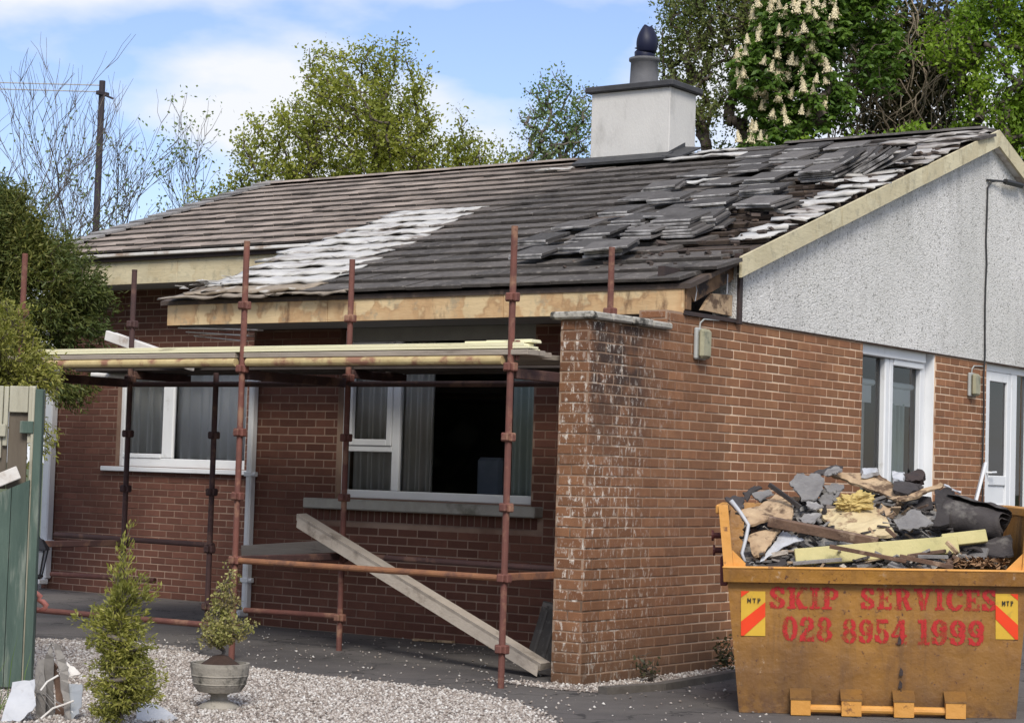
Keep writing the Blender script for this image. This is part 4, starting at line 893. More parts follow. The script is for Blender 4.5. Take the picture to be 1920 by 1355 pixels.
# boards of the platform, lengths of trim stored on it
for i in range(5):
    y0 = SY[0]-.02+i*.243
    for (xa, xb, part) in ((-6.25, -2.90, 'left'), (-2.84, -.14-.09*i if i < 2 else -.33, 'right')):
        sm = MB(); sm.cbox((xa+rnd.uniform(-.03, .03), y0, 2.335+(.004*(i % 2))), (xb+rnd.uniform(-.02, .02), y0+.225, 2.374+(.004*(i % 2))), .004)
        tag(sm.build('scaffold_board', M['board']), 'weathered grey scaffold board, %s from the front edge of the %s platform bay' % (ordn(i), part), 'scaffold board', 'boards of the scaffold platform')
for i in range(3):
    y0 = .75+i*.243
    for (xa, xb, part) in ((-6.2, -2.86, 'left'), (-2.83, -.34, 'right')):
        sm = MB(); sm.cbox((xa+rnd.uniform(-.03, .03), y0, 2.325+(.004*(i % 2))), (xb, y0+.225, 2.364+(.004*(i % 2))), .004)
        tag(sm.build('scaffold_board', M['board_shaded']), 'shade-darkened inner scaffold board near the house, %s from the wall side, %s bay' % (ordn(2-i), part), 'scaffold board', 'inner boards of the scaffold platform')
for x in SX:
    sm = MB(); sm.cbox((x-.022, SY[1]+.03, 2.25), (x+.022, 1.46, 2.322), .006); sm.build('bracket', M['rust_dark'], sc)
for i in range(6):
    y0 = SY[0]-.012+(i % 3)*.135; z0 = 2.381+.020*(i//3)+.001*(i % 3); xa = -5.15-.12*rnd.random(); xb = (-.12, -.22, -.29, -.16, -.30, -.34)[i]
    sm = MB(); sm.cbox((xa, y0, z0), (xb, y0+.12, z0+.016), .002); sm.cbox((xa, y0+.001, z0+.0165), (xb-.01, y0+.014, z0+.024), .002)
    tag(sm.build('trim_length', M['cream_trim']), 'long cream plastic trim board on the scaffold platform, %s layer, %s from the front' % (('lower', 'upper')[i//3], ordn(i % 3)), 'trim board', 'cream trim boards on the platform')
for i in range(3):
    y0 = SY[0]+.04+i*.14; sm = MB(); sm.cbox((-.72+.09*i, y0, 2.425+.016*i), (-.13-.10*i, y0+.12, 2.440+.016*i), .002)
    tag(sm.build('trim_offcut', M['cream_trim']), 'short cream trim offcut at the right end of the platform, %s' % ('nearest the front', 'middle one', 'nearest the house')[i], 'trim board', 'trim offcuts beside the wing wall')
# white board lying on the back of the platform
A = Vector((-5.80, .80, 2.70)); B = Vector((-4.55, .66, 2.40)); d = (B-A).normalized(); sdv = Vector((0, 0, 1)).cross(d).normalized(); un = d.cross(sdv)
Mx = Matrix(((d.x, sdv.x, un.x, A.x), (d.y, sdv.y, un.y, A.y), (d.z, sdv.z, un.z, A.z), (0, 0, 0, 1)))
sm = MB(); sm.cbox((0, -.04, -.09), ((B-A).length, .0, .0), .004, Mx); sm.cbox((0, .001, -.03), ((B-A).length, .09, -.012), .003, Mx)
tag(sm.build('white_plank', M['white_plank']), 'white painted plank slanting up to the left off the platform', 'plank')
sm = MB(); sm.tube([(-6.42, 1.2, 2.32), (-5.95, 1.2, 2.30)], .032, 12); tag(sm.build('pipe_offcut', M['white_plank']), 'short white pipe lying under the left end of the platform', 'pipe')
# leaning beam
A = Vector((-3.18, .62, 1.07)); B = Vector((-.55, .30, .10)); d = (B-A).normalized(); sdv = Vector((0, 1, 0)); sdv = (sdv-d*sdv.dot(d)).normalized(); un = d.cross(sdv)
if un.z < 0: un = -un; sdv = -sdv
Mx = Matrix(((d.x, sdv.x, un.x, A.x), (d.y, sdv.y, un.y, A.y), (d.z, sdv.z, un.z, A.z), (0, 0, 0, 1)))
lb = thing('leaning_beam', 'weathered grey concrete coloured beam leaning diagonally below the front window', 'beam')
sm = MB(); sm.slab([Mx @ Vector(p) for p in ((-.03, -.075, -.026), (-.03, .07, .0), (-.03, .015, .04), (-.03, -.09, .03))], (B-A).length+.1, -d); sm.build('beam', M['concrete_beam'], lb)
sm = MB(); sm.slab([Mx @ Vector(p) for p in ((.02, -.098, -.07), (.0, -.078, -.07), (.0, -.078, -.028), (.0, -.098, .01))], (B-A).length+.06, -d); sm.build('skirt', M['concrete_beam'], lb)
# board behind it and bits along the wall
sm = MB(); sm.cbox((0, 0, 0), (1.25, .03, .11), .004, Matrix.Translation((-4.75, 1.55, .66)) @ Matrix.Rotation(R(-5), 4, 'Y')); tag(sm.build('grey_plank', M['board']), 'weathered grey plank lying behind the rusty front rail', 'plank')
for i, (x, y, l, a) in enumerate(((-3.05, 1.95, .42, 4), (-2.2, 1.92, .5, -3), (-1.75, 1.7, .3, 12))):
    sm = MB(); sm.cbox((0, 0, 0), (l, .05, .02), .003, Matrix.Translation((x, y, .003)) @ Matrix.Rotation(R(a), 4, 'Z') @ Matrix.Rotation(R(-1), 4, 'Y')); tag(sm.build('wood_offcut', M['osb']), 'thin wood offcut at the foot of the front wall, %s from left' % ordn(i), 'offcut', 'offcuts at the foot of the wall')
# spare tiles leaning at the corner
for i in range(4):
    Mx = Matrix.Translation((-1.34+.03*i, 1.02-.055*i+.25, .0)) @ Matrix.Rotation(R(7+i*1.5), 4, 'Y') @ Matrix.Rotation(R(76+i), 4, 'X')
    sm = MB(); sm.cbox((0, 0, -.012), (.33, .50-.03*(i % 2), .012), .004, Mx)
    for k in range(3): sm.cbox((.05+.1*k, .0, .0125), (.075+.1*k, .48-.03*(i % 2), .02), .003, Mx)
    tag(sm.build('spare_tile', M['tile_loose']), 'dark ribbed roof tile leaning against the wing wall base, %s from the front' % ordn(3-i), 'roof tile', 'tiles leaning beside the wing wall')

# --- loose tiles piled on the roof
LT = [tile_mesh((.40, .33, .42, .36)[i], (.35, .40, .34, .38)[i], .019, 50+i) for i in range(4)]
lt_me = []
for v, f in LT:
    me = bpy.data.meshes.new('loose_tile'); me.from_pydata(v, [], f); me.materials.append(M['tile_loose']); me.materials.append(M['tile_edge']); me.update()
    me.polygons[1].material_index = 1; me.polygons[2].material_index = 1; lt_me.append(me)
rows = [(6.5, (-2.2, -1.7, -1.25), (1, 2, 1)), (6.0, (-2.0, -1.5, -.9), (1, 2, 3)), (5.4, (-2.3, -1.8, -1.25, -.75), (1, 1, 2, 5)), (4.8, (-2.4, -1.75, -1.2, -.7), (2, 1, 3, 5)), (4.2, (-2.3, -1.8, -1.3, -.85), (1, 2, 2, 5)), (3.6, (-2.05, -1.5, -1.0, -.62), (2, 2, 4, 4)), (3.05, (-2.25, -1.7, -1.2, -.8), (1, 3, 4, 5)), (2.5, (-2.3, -1.75, -1.25, -.9), (2, 3, 3, 6)), (2.0, (-2.0, -1.5, -1.05), (2, 2, 4))]
for ri, (y, xs, ns) in enumerate(rows):
    for ci, (x, n) in enumerate(zip(xs, ns)):
        x += rnd.uniform(-.09, .09); yy = y+rnd.uniform(-.13, .13); a0 = rnd.gauss(-.02, .12); sx, sy = rnd.uniform(-.03, .03), rnd.uniform(-.02, .035)
        for k in range(n):
            tl = TILT*.2+rnd.gauss(0, .015)
            Mx = Matrix.Translation(onroof(x+sx*k+rnd.gauss(0, .014), yy+sy*k+rnd.gauss(0, .014), (.098 if x < -1.0 else .066)+k*.0235)) @ Matrix.Rotation(PA-tl, 4, 'X') @ Matrix.Rotation(a0+rnd.gauss(0, .035), 4, 'Z')
            o = link('loose_tile', lt_me[rnd.randrange(4)], None); o.matrix_world = Mx
            lay = 'topmost' if k == n-1 else (ordn(k)+' from bottom')
            tag(o, '%s loose grey tile, %s pile from gable verge, %s pile row below ridge' % (lay, ordn(len(xs)-1-ci), ordn(ri)), 'roof tile', 'loose tiles piled on the roof')
# slid heap of tiles near the verge
for k in range(11):
    Mx = Matrix.Translation(onroof(-.62+.045*k+rnd.gauss(0, .02), 5.25+.05*math.sin(k*2)+rnd.gauss(0, .05), .14-.004*k)) @ Matrix.Rotation(PA+.05, 4, 'X') @ Matrix.Rotation(.25+rnd.gauss(0, .12), 4, 'Z') @ Matrix.Rotation(-.42+rnd.gauss(0, .05), 4, 'Y')
    o = link('loose_tile', lt_me[k % 4], None); o.matrix_world = Mx
    tag(o, 'toppled grey tile in the slanting heap near the gable verge, %s from the left' % ordn(k), 'roof tile', 'toppled tiles near the verge')

# ================================================================== SKIP
SO = Vector((1.59, -.55, 0)); SA = R(28)
skip = thing('skip', 'yellow steel waste skip with red stencilled lettering, heaped with rubble', 'skip', SO, SA); skip.rotation_euler = (0, -R(1.2), SA)
WB, WTp, SLN = 1.755, .085, 1.7
H1, H2 = .91, 1.34
def plate(name, pts, th, mat, nrm=None): sm = MB(); sm.slab(pts, th, nrm); return sm.build(name, mat, skip)
ou = lambda z: -.09*z/1.0                              # outward flare of the sides
plate('front_panel', [(0, 0, .012), (WB, 0, .012), (WB-ou(.85), -.02, .85), (ou(.85), -.02, .85)], .008, M['skip'], (0, -1, 0))
plate('floor', [(0, 0, .012), (WB, 0, .012), (WB, SLN, .012), (0, SLN, .012)], .01, M['skip'], (0, 0, 1))
for s, nm in ((0, 'left'), (1, 'right')):
    X = lambda z: ou(z) if s == 0 else WB-ou(z)
    plate('side_panel', [(X(.012), .002, .012), (X(.93), -.015, .93), (X(H2), -.01, H2), (X(H2), SLN, H2), (X(.012), SLN-.3, .012)], .008, M['skip'], (-1 if s == 0 else 1, 0, 0))
    sm = MB(); e = .045 if s == 0 else -.045
    sm.slab([(X(.93)-e*.35, -.03, .93), (X(.93)+e, -.03, .93), (X(H2)+e, -.025, H2), (X(H2)-e*.35, -.025, H2)], .06, (0, -1, 0)); sm.build('corner_post', M['skip_edge'], skip)
    sm = MB(); sm.slab([(X(.95)+e*1.02, -.012, .946), (X(.95)+e*3.2, -.012, .946), (X(1.03)+e*1.02, -.012, 1.05)], .008, (0, -1, 0)); sm.build('gusset', M['skip_edge'], skip)
    sm = MB(); sm.cbox((X(H2)-.035, .036, H2-.06), (X(H2)+.035, SLN, H2+.0), .008); sm.build('side_rim', M['skip_edge'], skip)
    for y, z in ((.42, 1.13), (.44, 1.03)):
        sg = -1 if s == 0 else 1; sm = MB(); sm.tube([(X(z), y, z), (X(z)+sg*.09, y, z)], .020, 12); sm.tube([(X(z)+sg*.075, y, z), (X(z)+sg*.09, y, z)], .036, 14); sm.build('lifting_pin', M['skip_red'], skip)
    sm = MB(); sg = -1 if s == 0 else 1; sm.cbox((X(.9)+sg*.002, .30, .80), (X(.9)+sg*.05, .55, .99), .006); sm.build('pin_plate', M['skip_red'], skip)
plate('back_panel', [(0, SLN-.3, .012), (WB, SLN-.3, .012), (WB-ou(H2), SLN, H2), (ou(H2), SLN, H2)], .008, M['skip'], (0, 1, 0))
sm = MB(); sm.slab([(-.10, -.075, .845), (WB+.10, -.075, .845), (WB+.105, -.085, .93), (-.105, -.085, .93)], .06, (0, -1, 0)); sm.build('front_rim', M['skip'], skip)
sm = MB(); sm.cbox((-.108, -.09, .931), (WB+.108, -.005, .946), .005); sm.build('rim_top', M['skip_edge'], skip)
for u0 in (.332, .653, .983, 1.306):
    lg = empty('lug'); lg.parent = skip; lg.location = (u0, 0, 0)
    sm = MB(); sm.slab([(0, -.115, .006), (.125, -.115, .006), (.125, -.125, .115), (0, -.125, .115)], .10, (0, -1, 0)); sm.build('block', M['skip_edge'], lg)
    sm = MB(); sm.slab([(-.006, -.128, .116), (.131, -.128, .116), (.131, -.012, .168), (-.006, -.012, .168)], .012, (0, 0, 1)); sm.build('cover_plate', M['skip'], lg)
sm = MB(); sm.tube([(.39, -.07, .045), (1.36, -.07, .045)], .026, 10); sm.build('base_bar', M['skip_edge'], skip)
# stencilled letters, rasterised from simple slab-serif shapes
def glyph(ch):
    "returns (width, test(x,y)) in a unit-height cell"
    def rect(x0, y0, x1, y1): return lambda x, y: (x >= x0) & (x <= x1) & (y >= y0) & (y <= y1)
    def ell(cx, cy, rx, ry, ix, iy): return lambda x, y: (((x-cx)/rx)**2+((y-cy)/ry)**2 <= 1) & ~((((x-cx)/ix)**2+((y-cy)/iy)**2 < 1))
    def seg(x0, y0, x1, y1, w_):
        def f(x, y):
            t = ((x-x0)*(x1-x0)+(y-y0)*(y1-y0))/((x1-x0)**2+(y1-y0)**2); return (t >= 0) & (t <= 1) & (np.abs((x-x0)-(y-y0)*(x1-x0)/((y1-y0) or 1e-6)) <= w_/2)
        return f
    def U(*fs): return lambda x, y: np.any([f(x, y) for f in fs], axis=0)
    def C(f, g): return lambda x, y: f(x, y) & ~g(x, y)
    half = lambda f, a, b, c, d: (lambda x, y: f(x, y) & (x >= a) & (y >= b) & (x <= c) & (y <= d))
    if ch == 'I': return .42, C(U(rect(.1, 0, .32, 1), rect(0, 0, .42, .13), rect(0, .87, .42, 1)), rect(.195, .0, .215, 1))
    if ch == 'K': return .86, C(U(rect(.1, 0, .32, 1), rect(0, 0, .40, .12), rect(0, .88, .40, 1), seg(.62, 0, .34, .60, .26), seg(.36, .45, .68, 1, .17), rect(.5, 0, .86, .12), rect(.52, .88, .84, 1)), rect(.34, 0, .37, 1))
    if ch == 'P': return .70, C(U(rect(.1, 0, .32, 1), rect(0, 0, .42, .12), rect(0, .88, .4, 1), half(ell(.36, .715, .34, .285, .13, .16), .36, .4, 1, 1), rect(.3, .43, .38, .56), rect(.3, .87, .38, 1)), rect(.345, .2, .37, 1))
    if ch == 'R': return .80, C(U(rect(.1, 0, .32, 1), rect(0, 0, .40, .12), rect(0, .88, .4, 1), half(ell(.36, .73, .34, .27, .13, .15), .36, .44, 1, 1), rect(.3, .46, .38, .58), rect(.3, .88, .38, 1), seg(.66, 0, .46, .5, .23), rect(.58, 0, .8, .1)), rect(.345, .0, .37, 1))
    if ch == 'E': return .70, C(U(rect(.1, 0, .32, 1), rect(0, 0, .66, .13), rect(0, .87, .66, 1), rect(.3, .44, .5, .56), rect(.44, .36, .52, .64), rect(.58, 0, .68, .3), rect(.58, .7, .68, 1)), rect(.345, 0, .37, 1))
    if ch == 'V': return .86, C(U(seg(.43, 0, .2, 1, .25), seg(.43, 0, .68, 1, .14), rect(0, .88, .42, 1), rect(.5, .88, .86, 1)), rect(.44, .0, .465, .6))
    if ch == 'C': return .72, C(U(C(ell(.40, .5, .40, .51, .16, .36), rect(.5, .28, 1, .72)), rect(.6, .66, .7, .98)), rect(.40, 0, .43, 1))
    if ch == 'S': return .66, C(U(C(ell(.33, .74, .31, .27, .12, .12), rect(.34, .5, 1, .70)), C(ell(.33, .26, .33, .27, .13, .12), rect(-1, .32, .30, .5)), rect(.52, .68, .60, .98), rect(.03, .02, .12, .32), seg(.46, .34, .16, .64, .30)), rect(.33, 0, .355, 1))
    if ch == '0': return .62, C(ell(.31, .5, .31, .5, .11, .38), rect(.295, 0, .33, 1))
    if ch == '1': return .42, C(U(rect(.12, 0, .33, 1), rect(0, 0, .44, .12), rect(0, .84, .2, .97)), rect(.215, 0, .235, 1))
    if ch == '2': return .60, C(U(C(ell(.29, .70, .29, .30, .11, .17), rect(-1, .3, .28, .62)), seg(.06, .12, .44, .62, .22), rect(0, 0, .58, .17), rect(.5, 0, .58, .3)), rect(.29, .1, .32, 1))
    if ch == '4': return .64, C(U(rect(.34, 0, .55, 1), rect(0, .26, .64, .38), seg(.06, .36, .40, 1, .13), rect(.24, 0, .64, .1)), rect(.31, .0, .34, .6))
    if ch == '5': return .60, C(U(rect(.06, .84, .54, 1), rect(.06, .48, .17, .9), C(ell(.28, .31, .30, .31, .11, .18), rect(-1, .36, .12, .6)), rect(.0, .08, .1, .3)), rect(.28, .0, .31, .7))
    if ch == '8': return .62, C(U(ell(.31, .73, .27, .27, .10, .13), ell(.31, .27, .31, .28, .12, .14)), rect(.295, 0, .33, 1))
    if ch == '9': return .60, C(U(ell(.30, .66, .30, .34, .11, .19), C(ell(.28, .36, .30, .36, .12, .24), rect(-1, .30, .30, .8)), rect(.02, .05, .12, .26)), rect(.28, 0, .31, 1))
    if ch == 'M': return .8, U(rect(.0, 0, .2, 1), rect(.6, 0, .8, 1), seg(.4, .3, .12, 1, .2), seg(.4, .3, .68, 1, .2))
    if ch == 'T': return .7, U(rect(.25, 0, .45, 1), rect(0, .8, .7, 1))
    return .3, lambda x, y: x < -9
def lettering(name, text, u0, u1, z0, z1, y, mat, cell=.0042, rough_=.012, gap=.09, slope=0.0, parent=None):
    gl = [glyph(c) for c in text]; tot = sum(g[0] for g in gl)+gap*(len(gl)-1); k = (u1-u0)/tot; x = 0.0
    for c, (w_, f) in zip(text, gl):
        if c != ' ':
            h = z1-z0; nx = int(w_*k/cell)+3; nz_ = int(h/cell)+3
            X, Z = np.meshgrid((np.arange(nx)-1+.5)*cell/k, (np.arange(nz_)-1+.5)*cell/h)
            jx = nr.normal(0, rough_, X.shape); jz = nr.normal(0, rough_, X.shape); m_ = f(X+jx, Z+jz); sm = MB(); ox = u0+x*k
            for j in range(nz_):
                i = 0
                while i < nx:
                    if m_[j, i]:
                        e = i
                        while e < nx and m_[j, e]: e += 1
                        a, b = ox+(i-1)*cell, ox+(e-1)*cell; za, zb = z0+(j-1)*cell+slope*(a-u0), z0+j*cell+slope*(a-u0); yy = lambda z: y-.024*z
                        sm.add([(a, yy(za), za), (b, yy(za), za), (b, yy(zb), zb), (a, yy(zb), zb)], [(0, 1, 2, 3)]); i = e
                    else: i += 1
            sm.build(name, mat, parent or skip)
        x += w_+gap
lettering('letter', 'SKIP', .195, .637, .676, .815, -.004, M['red_print']); lettering('letter', 'SERVICES', .776, 1.635, .682, .818, -.004, M['red_print'], slope=.0)
lettering('digit', '028', .278, .596, .468, .628, -.004, M['red_print']); lettering('digit', '8954', .660, 1.070, .463, .618, -.004, M['red_print']); lettering('digit', '1999', 1.140, 1.557, .460, .622, -.004, M['red_print'])
def sticker(u0, u1, z0, z1, flip):
    s_ = empty('hazard_sticker'); s_.parent = skip; yy = lambda z: -.005-.024*z
    def P(u, z, o=0): return (u, yy(z)-o, z)
    sm = MB(); sm.add([P(u0, z0), P(u1, z0), P(u1, z1), P(u0, z1)], [(0, 1, 2, 3)]); sm.build('backing', M['sticker_y'], s_)
    h = z1-z0
    def Q(a, b): return P(u0+(u1-u0)*((1-a) if flip else a), z0+h*b, .003)
    for pts in ([(0, 0), (.12, 0), (1, .44), (1, .76), (0, .32)], [(0, .86), (.35, 1), (0, 1)]):
        q = [Q(*p) for p in pts]; q = q[::-1] if flip else q
        sm = MB(); sm.add(q, [tuple(range(len(q)))]); sm.build('stripe', M['sticker_r'], s_)
    lettering('print', 'MTP', u0+.04, u1-.03, z1-.075, z1-.045, -.012, M['black_print'], .003, 0, .25, 0, s_)
sticker(.012, .168, .497, .785, False); sticker(1.628, 1.768, .505, .794, True)
for u, z in ((1.02, .48), (1.03, .28), (1.025, .20), (1.03, .14)):
    sm = MB(); sm.slab([(u-.012, -.026, z-.02), (u+.014, -.026, z-.018), (u+.016, -.026, z+.012), (u, -.026, z+.035)], .002, (0, -1, 0)); sm.build('dark_mark', M['black_timber'], skip)  # flat near-black marks set on the front panel

# --- rubble in the skip
RZm = Matrix.Translation(SO) @ Matrix.Rotation(SA, 4, 'Z') @ Matrix.Rotation(-R(1.2), 4, 'Y')
def W_(p): return RZm @ Vector(p)
mb = MB(); nx, ny = 60, 60; vs = []
from mathutils import noise as mn
def heap(u, y):
    h = .88+.50*min(1, max(0, (y+.02)/.95))*max(0.2, math.sin(math.pi*min(1, (u+.45)/2.45)))**.5
    return h-(.35*(y-1.1) if y > 1.1 else 0)
for j in range(ny+1):
    for i in range(nx+1):
        u = .02+1.71*i/nx; y = .03+1.6*j/ny
        q = Vector((u, y, 0)); h = heap(u, y)-.03+mn.noise(q*6)*.035+mn.noise(q*15)*.03+mn.noise(q*33)*.018
        vs.append(W_((u, y, h)))
mb.add(vs, [(j*(nx+1)+i, j*(nx+1)+i+1, (j+1)*(nx+1)+i+1, (j+1)*(nx+1)+i) for j in range(ny) for i in range(nx)])
for k in range(900):
    u = rnd.uniform(.03, 1.71); y = rnd.uniform(.04, 1.35); c = Vector((u, y, heap(u, y)+rnd.uniform(-.02, .025))); s_ = .012+.05*rnd.random()**2.2; tl = Vector((rnd.gauss(0, .7), rnd.gauss(-.3, .6), 1)).normalized(); ex = tl.orthogonal().normalized(); ey = tl.cross(ex); a0 = rnd.uniform(0, 6); n_ = rnd.choice((4, 5, 5)); asp = rnd.uniform(.35, 1)
    q = [W_(c+ex*math.cos(a0+i*6.283/n_)*s_*rnd.uniform(.6, 1.3)+ey*math.sin(a0+i*6.283/n_)*s_*asp*rnd.uniform(.6, 1.3)) for i in range(n_)]
    mb.slab(q, s_*.25, RZm.to_3x3() @ tl)
for k in range(150):
    u = rnd.uniform(.05, 1.68); y = rnd.uniform(.05, 1.2); c = Vector((u, y, heap(u, y)+rnd.uniform(.0, .04))); l = rnd.uniform(.08, .32); w_ = rnd.uniform(.006, .018)
    mb.box((-l/2, -w_, -w_*.5), (l/2, w_, w_*.5), RZm @ Matrix.Translation(c) @ Matrix.Rotation(rnd.uniform(0, 3.14), 4, 'Z') @ Matrix.Rotation(rnd.gauss(0, .28), 4, 'Y') @ Matrix.Rotation(rnd.uniform(0, 3), 4, 'X'))
M['rubble'], t_, b_ = newmat('rubble'); v_ = coords(t_); rr_ = N(t_, 'ShaderNodeNewGeometry').outputs['Random Per Island']
t_.links.new(mix(t_, ramp(t_, noise(t_, v_, 40, 5, .7), [(.45, 0.0), (.7, .6)]), ramp(t_, rr_, [(0.0, (.035, .03, .028)), (.3, (.07, .06, .055)), (.5, (.16, .15, .14)), (.68, (.27, .26, .245)), (.8, (.12, .075, .05)), (.9, (.34, .245, .15)), (.97, (.5, .47, .42))]), (.045, .04, .036)), b_.inputs['Base Color']); b_.inputs['Roughness'].default_value = .9
tag(mb.build('rubble', M['rubble']), 'dark mixed rubble and felt filling the skip', 'rubble', kind='stuff')
DEB = [
  ('osb_sheet', [[0.009,0.489,1.289],[0.131,0.584,1.334],[0.232,0.75,1.412],[0.299,0.691,1.385],[0.353,0.549,1.32],[0.34,0.395,1.25],[0.187,0.395,1.248],[0.061,0.3,1.205],[0.016,0.418,1.257]]),
  ('osb_low', [[0.072,0.288,1.15],[0.28,0.35,1.206],[0.208,0.232,1.104],[0.165,0.132,1.02],[0.095,0.12,1.009],[0.043,0.238,1.107]]),
  ('white_sheet', [[0.285,0.38,1.178],[0.34,0.327,1.136],[0.426,0.307,1.121],[0.252,0.213,1.046],[0.133,0.12,0.971],[0.187,0.213,1.045]]),
  ('slate_big', [[0.388,1.045,1.557],[0.462,1.013,1.54],[0.52,1.05,1.561],[0.57,0.982,1.524],[0.56,0.836,1.444],[0.501,0.71,1.376],[0.411,0.7,1.369],[0.379,0.804,1.425],[0.335,0.919,1.487]]),
  ('cream_board', [[0.523,0.729,1.319],[0.624,0.719,1.315],[0.915,0.75,1.335],[0.991,0.545,1.227],[1.038,0.412,1.159],[0.883,0.35,1.126],[0.723,0.412,1.155],[0.617,0.514,1.207],[0.554,0.617,1.26]]),
  ('ply_top', [[0.594,1.25,1.562],[0.71,1.237,1.558],[0.945,1.216,1.551],[1.048,1.109,1.505],[1.101,0.8,1.376],[1.064,0.827,1.386],[0.97,0.934,1.43],[0.806,1.055,1.48],[0.695,1.149,1.519]]),
  ('ply_arm', [[1.059,0.771,1.392],[1.368,0.95,1.494],[1.383,0.924,1.48],[1.13,0.75,1.382]]),
  ('slate_right', [[1.016,0.428,1.246],[1.073,0.472,1.274],[1.138,0.55,1.323],[1.201,0.515,1.302],[1.259,0.428,1.249],[1.271,0.376,1.218],[1.165,0.333,1.19],[1.046,0.32,1.181]]),
  ('felt_fan', [[1.302,0.683,1.446],[1.38,0.7,1.464],[1.433,0.672,1.436],[1.38,0.461,1.228],[1.266,0.45,1.216],[1.306,0.539,1.303]]),
  ('dark_l', [[0.01,0.905,1.415],[0.095,1.0,1.473],[0.147,0.948,1.442],[0.078,0.895,1.41],[0.039,0.8,1.353]]),
  ('dark_l2', [[-0.107,0.729,1.381],[-0.04,0.8,1.404],[0.018,0.729,1.382],[0.025,0.571,1.333],[-0.035,0.5,1.311],[-0.071,0.641,1.353]]),
  ('grey_mid', [[0.521,0.84,1.381],[0.602,0.93,1.432],[0.688,0.95,1.444],[0.645,0.85,1.388],[0.598,0.78,1.348],[0.558,0.75,1.331]]),
  ('grey_mid2', [[0.565,1.005,1.466],[0.652,1.05,1.484],[0.713,1.005,1.467],[0.687,0.93,1.439],[0.601,0.9,1.427]]),
  ('grey_mid3', [[0.392,0.532,1.259],[0.454,0.6,1.287],[0.541,0.559,1.272],[0.484,0.464,1.234],[0.418,0.45,1.228]]),
  ('grey_mid4', [[0.444,0.7,1.364],[0.512,0.7,1.365],[0.56,0.633,1.332],[0.498,0.6,1.315],[0.454,0.633,1.331]]),
  ('ridge_dark', [[0.469,1.1,1.552],[0.666,1.3,1.616],[0.71,1.252,1.602],[0.579,1.119,1.559]]),
  ('ridge_grey', [[0.578,1.063,1.57],[0.674,1.2,1.61],[0.705,1.105,1.583],[0.667,1.0,1.553],[0.599,1.0,1.553]]),
  ('light_chip', [[0.858,1.2,1.608],[0.944,1.193,1.606],[0.951,1.114,1.574],[0.842,1.1,1.567]]),
  ('light_chip2', [[1.046,1.1,1.574],[1.13,1.08,1.564],[1.119,1.0,1.517],[1.052,1.01,1.522]]),
  ('black_bits', [[1.123,1.066,1.546],[1.226,1.15,1.599],[1.273,1.094,1.565],[1.251,1.028,1.524],[1.17,1.0,1.506],[1.132,1.019,1.517]]),
  ('black_panel', [[1.057,1.0,1.511],[1.234,0.95,1.49],[1.218,0.888,1.461],[1.133,0.8,1.421],[1.037,0.863,1.448]]),
  ('white_edge', [[1.379,0.95,1.483],[1.504,0.912,1.447],[1.498,0.9,1.436],[1.384,0.935,1.469]]),
  ('grey_back', [[0.073,0.8,1.405],[0.187,0.9,1.445],[0.226,0.843,1.423],[0.13,0.7,1.366]]),
  ('felt_flap', [[1.424,0.35,1.084],[1.788,0.5,1.167],[1.77,0.22,1.023],[1.705,0.2,1.012],[1.552,0.3,1.06]]),
  ('brown_flat', [[1.338,0.162,0.998],[1.41,0.2,1.014],[1.425,0.085,0.97],[1.329,0.06,0.959]]),
]
DM = {'osb_sheet': ('osb', .018, 'torn sheet of bare brown board at the left of the skip heap', 'board'), 'osb_low': ('osb', .018, 'splintered brown board low at the left front of the skip', 'board'), 'white_sheet': ('white_sheet', .006, 'white plastic sheet folded at the left front of the skip', 'sheet'), 'slate_big': ('slate', .012, 'large crumpled grey roofing felt sheet high on the skip heap', 'roofing felt'), 'cream_board': ('creamboard', .022, 'broad cream painted board in the middle of the skip heap', 'board'), 'ply_top': ('osb', .02, 'long plywood board lying on top of the skip heap', 'board'), 'ply_arm': ('osb', .018, 'narrow plywood strip tilted up beside the top plywood board', 'board'), 'slate_right': ('slate', .012, 'torn grey felt slab right of the cream board', 'roofing felt'), 'felt_fan': ('slate_d', .02, 'fanned dark felt sheets left of the felt roll', 'roofing felt'), 'dark_l': ('slate_d', .012, 'black felt shard peaking at the left top of the heap', 'roofing felt'), 'dark_l2': ('slate_d', .014, 'black felt piece over the left rim of the skip', 'roofing felt'), 'grey_mid': ('slate', .014, 'grey slate piece left of the yellow foam', 'roof tile'), 'grey_mid2': ('slate', .014, 'flat grey slate piece under the plywood board', 'roof tile'), 'grey_mid3': ('slate', .014, 'grey slate piece above the rotten plank', 'roof tile'), 'grey_mid4': ('slate', .014, 'small grey slate below the large crumpled felt sheet', 'roof tile'), 'ridge_dark': ('slate_d', .014, 'long dark shard along the top edge of the heap', 'roofing felt'), 'ridge_grey': ('slate', .014, 'grey piece at the peak of the heap', 'roof tile'), 'light_chip': ('white_sheet', .03, 'pale block on top of the plywood board', 'block'), 'light_chip2': ('white_sheet', .03, 'white lump on the heap below the gable window', 'block'), 'black_bits': ('black_timber', .05, 'charred black lump at the top right of the heap', 'charred wood'), 'black_panel': ('slate_d', .03, 'charred panel beneath the black lump', 'charred wood'), 'white_edge': ('white_sheet', .012, 'thin white strip right of the plywood', 'strip'), 'grey_back': ('slate', .012, 'grey felt piece behind the torn brown board', 'roofing felt'), 'felt_flap': ('slate_d', .012, 'dark felt flap hanging below the felt roll', 'roofing felt'), 'brown_flat': ('brownwood', .012, 'small brown wood chip near the front rim', 'offcut')}
import bmesh
from mathutils import noise as mn
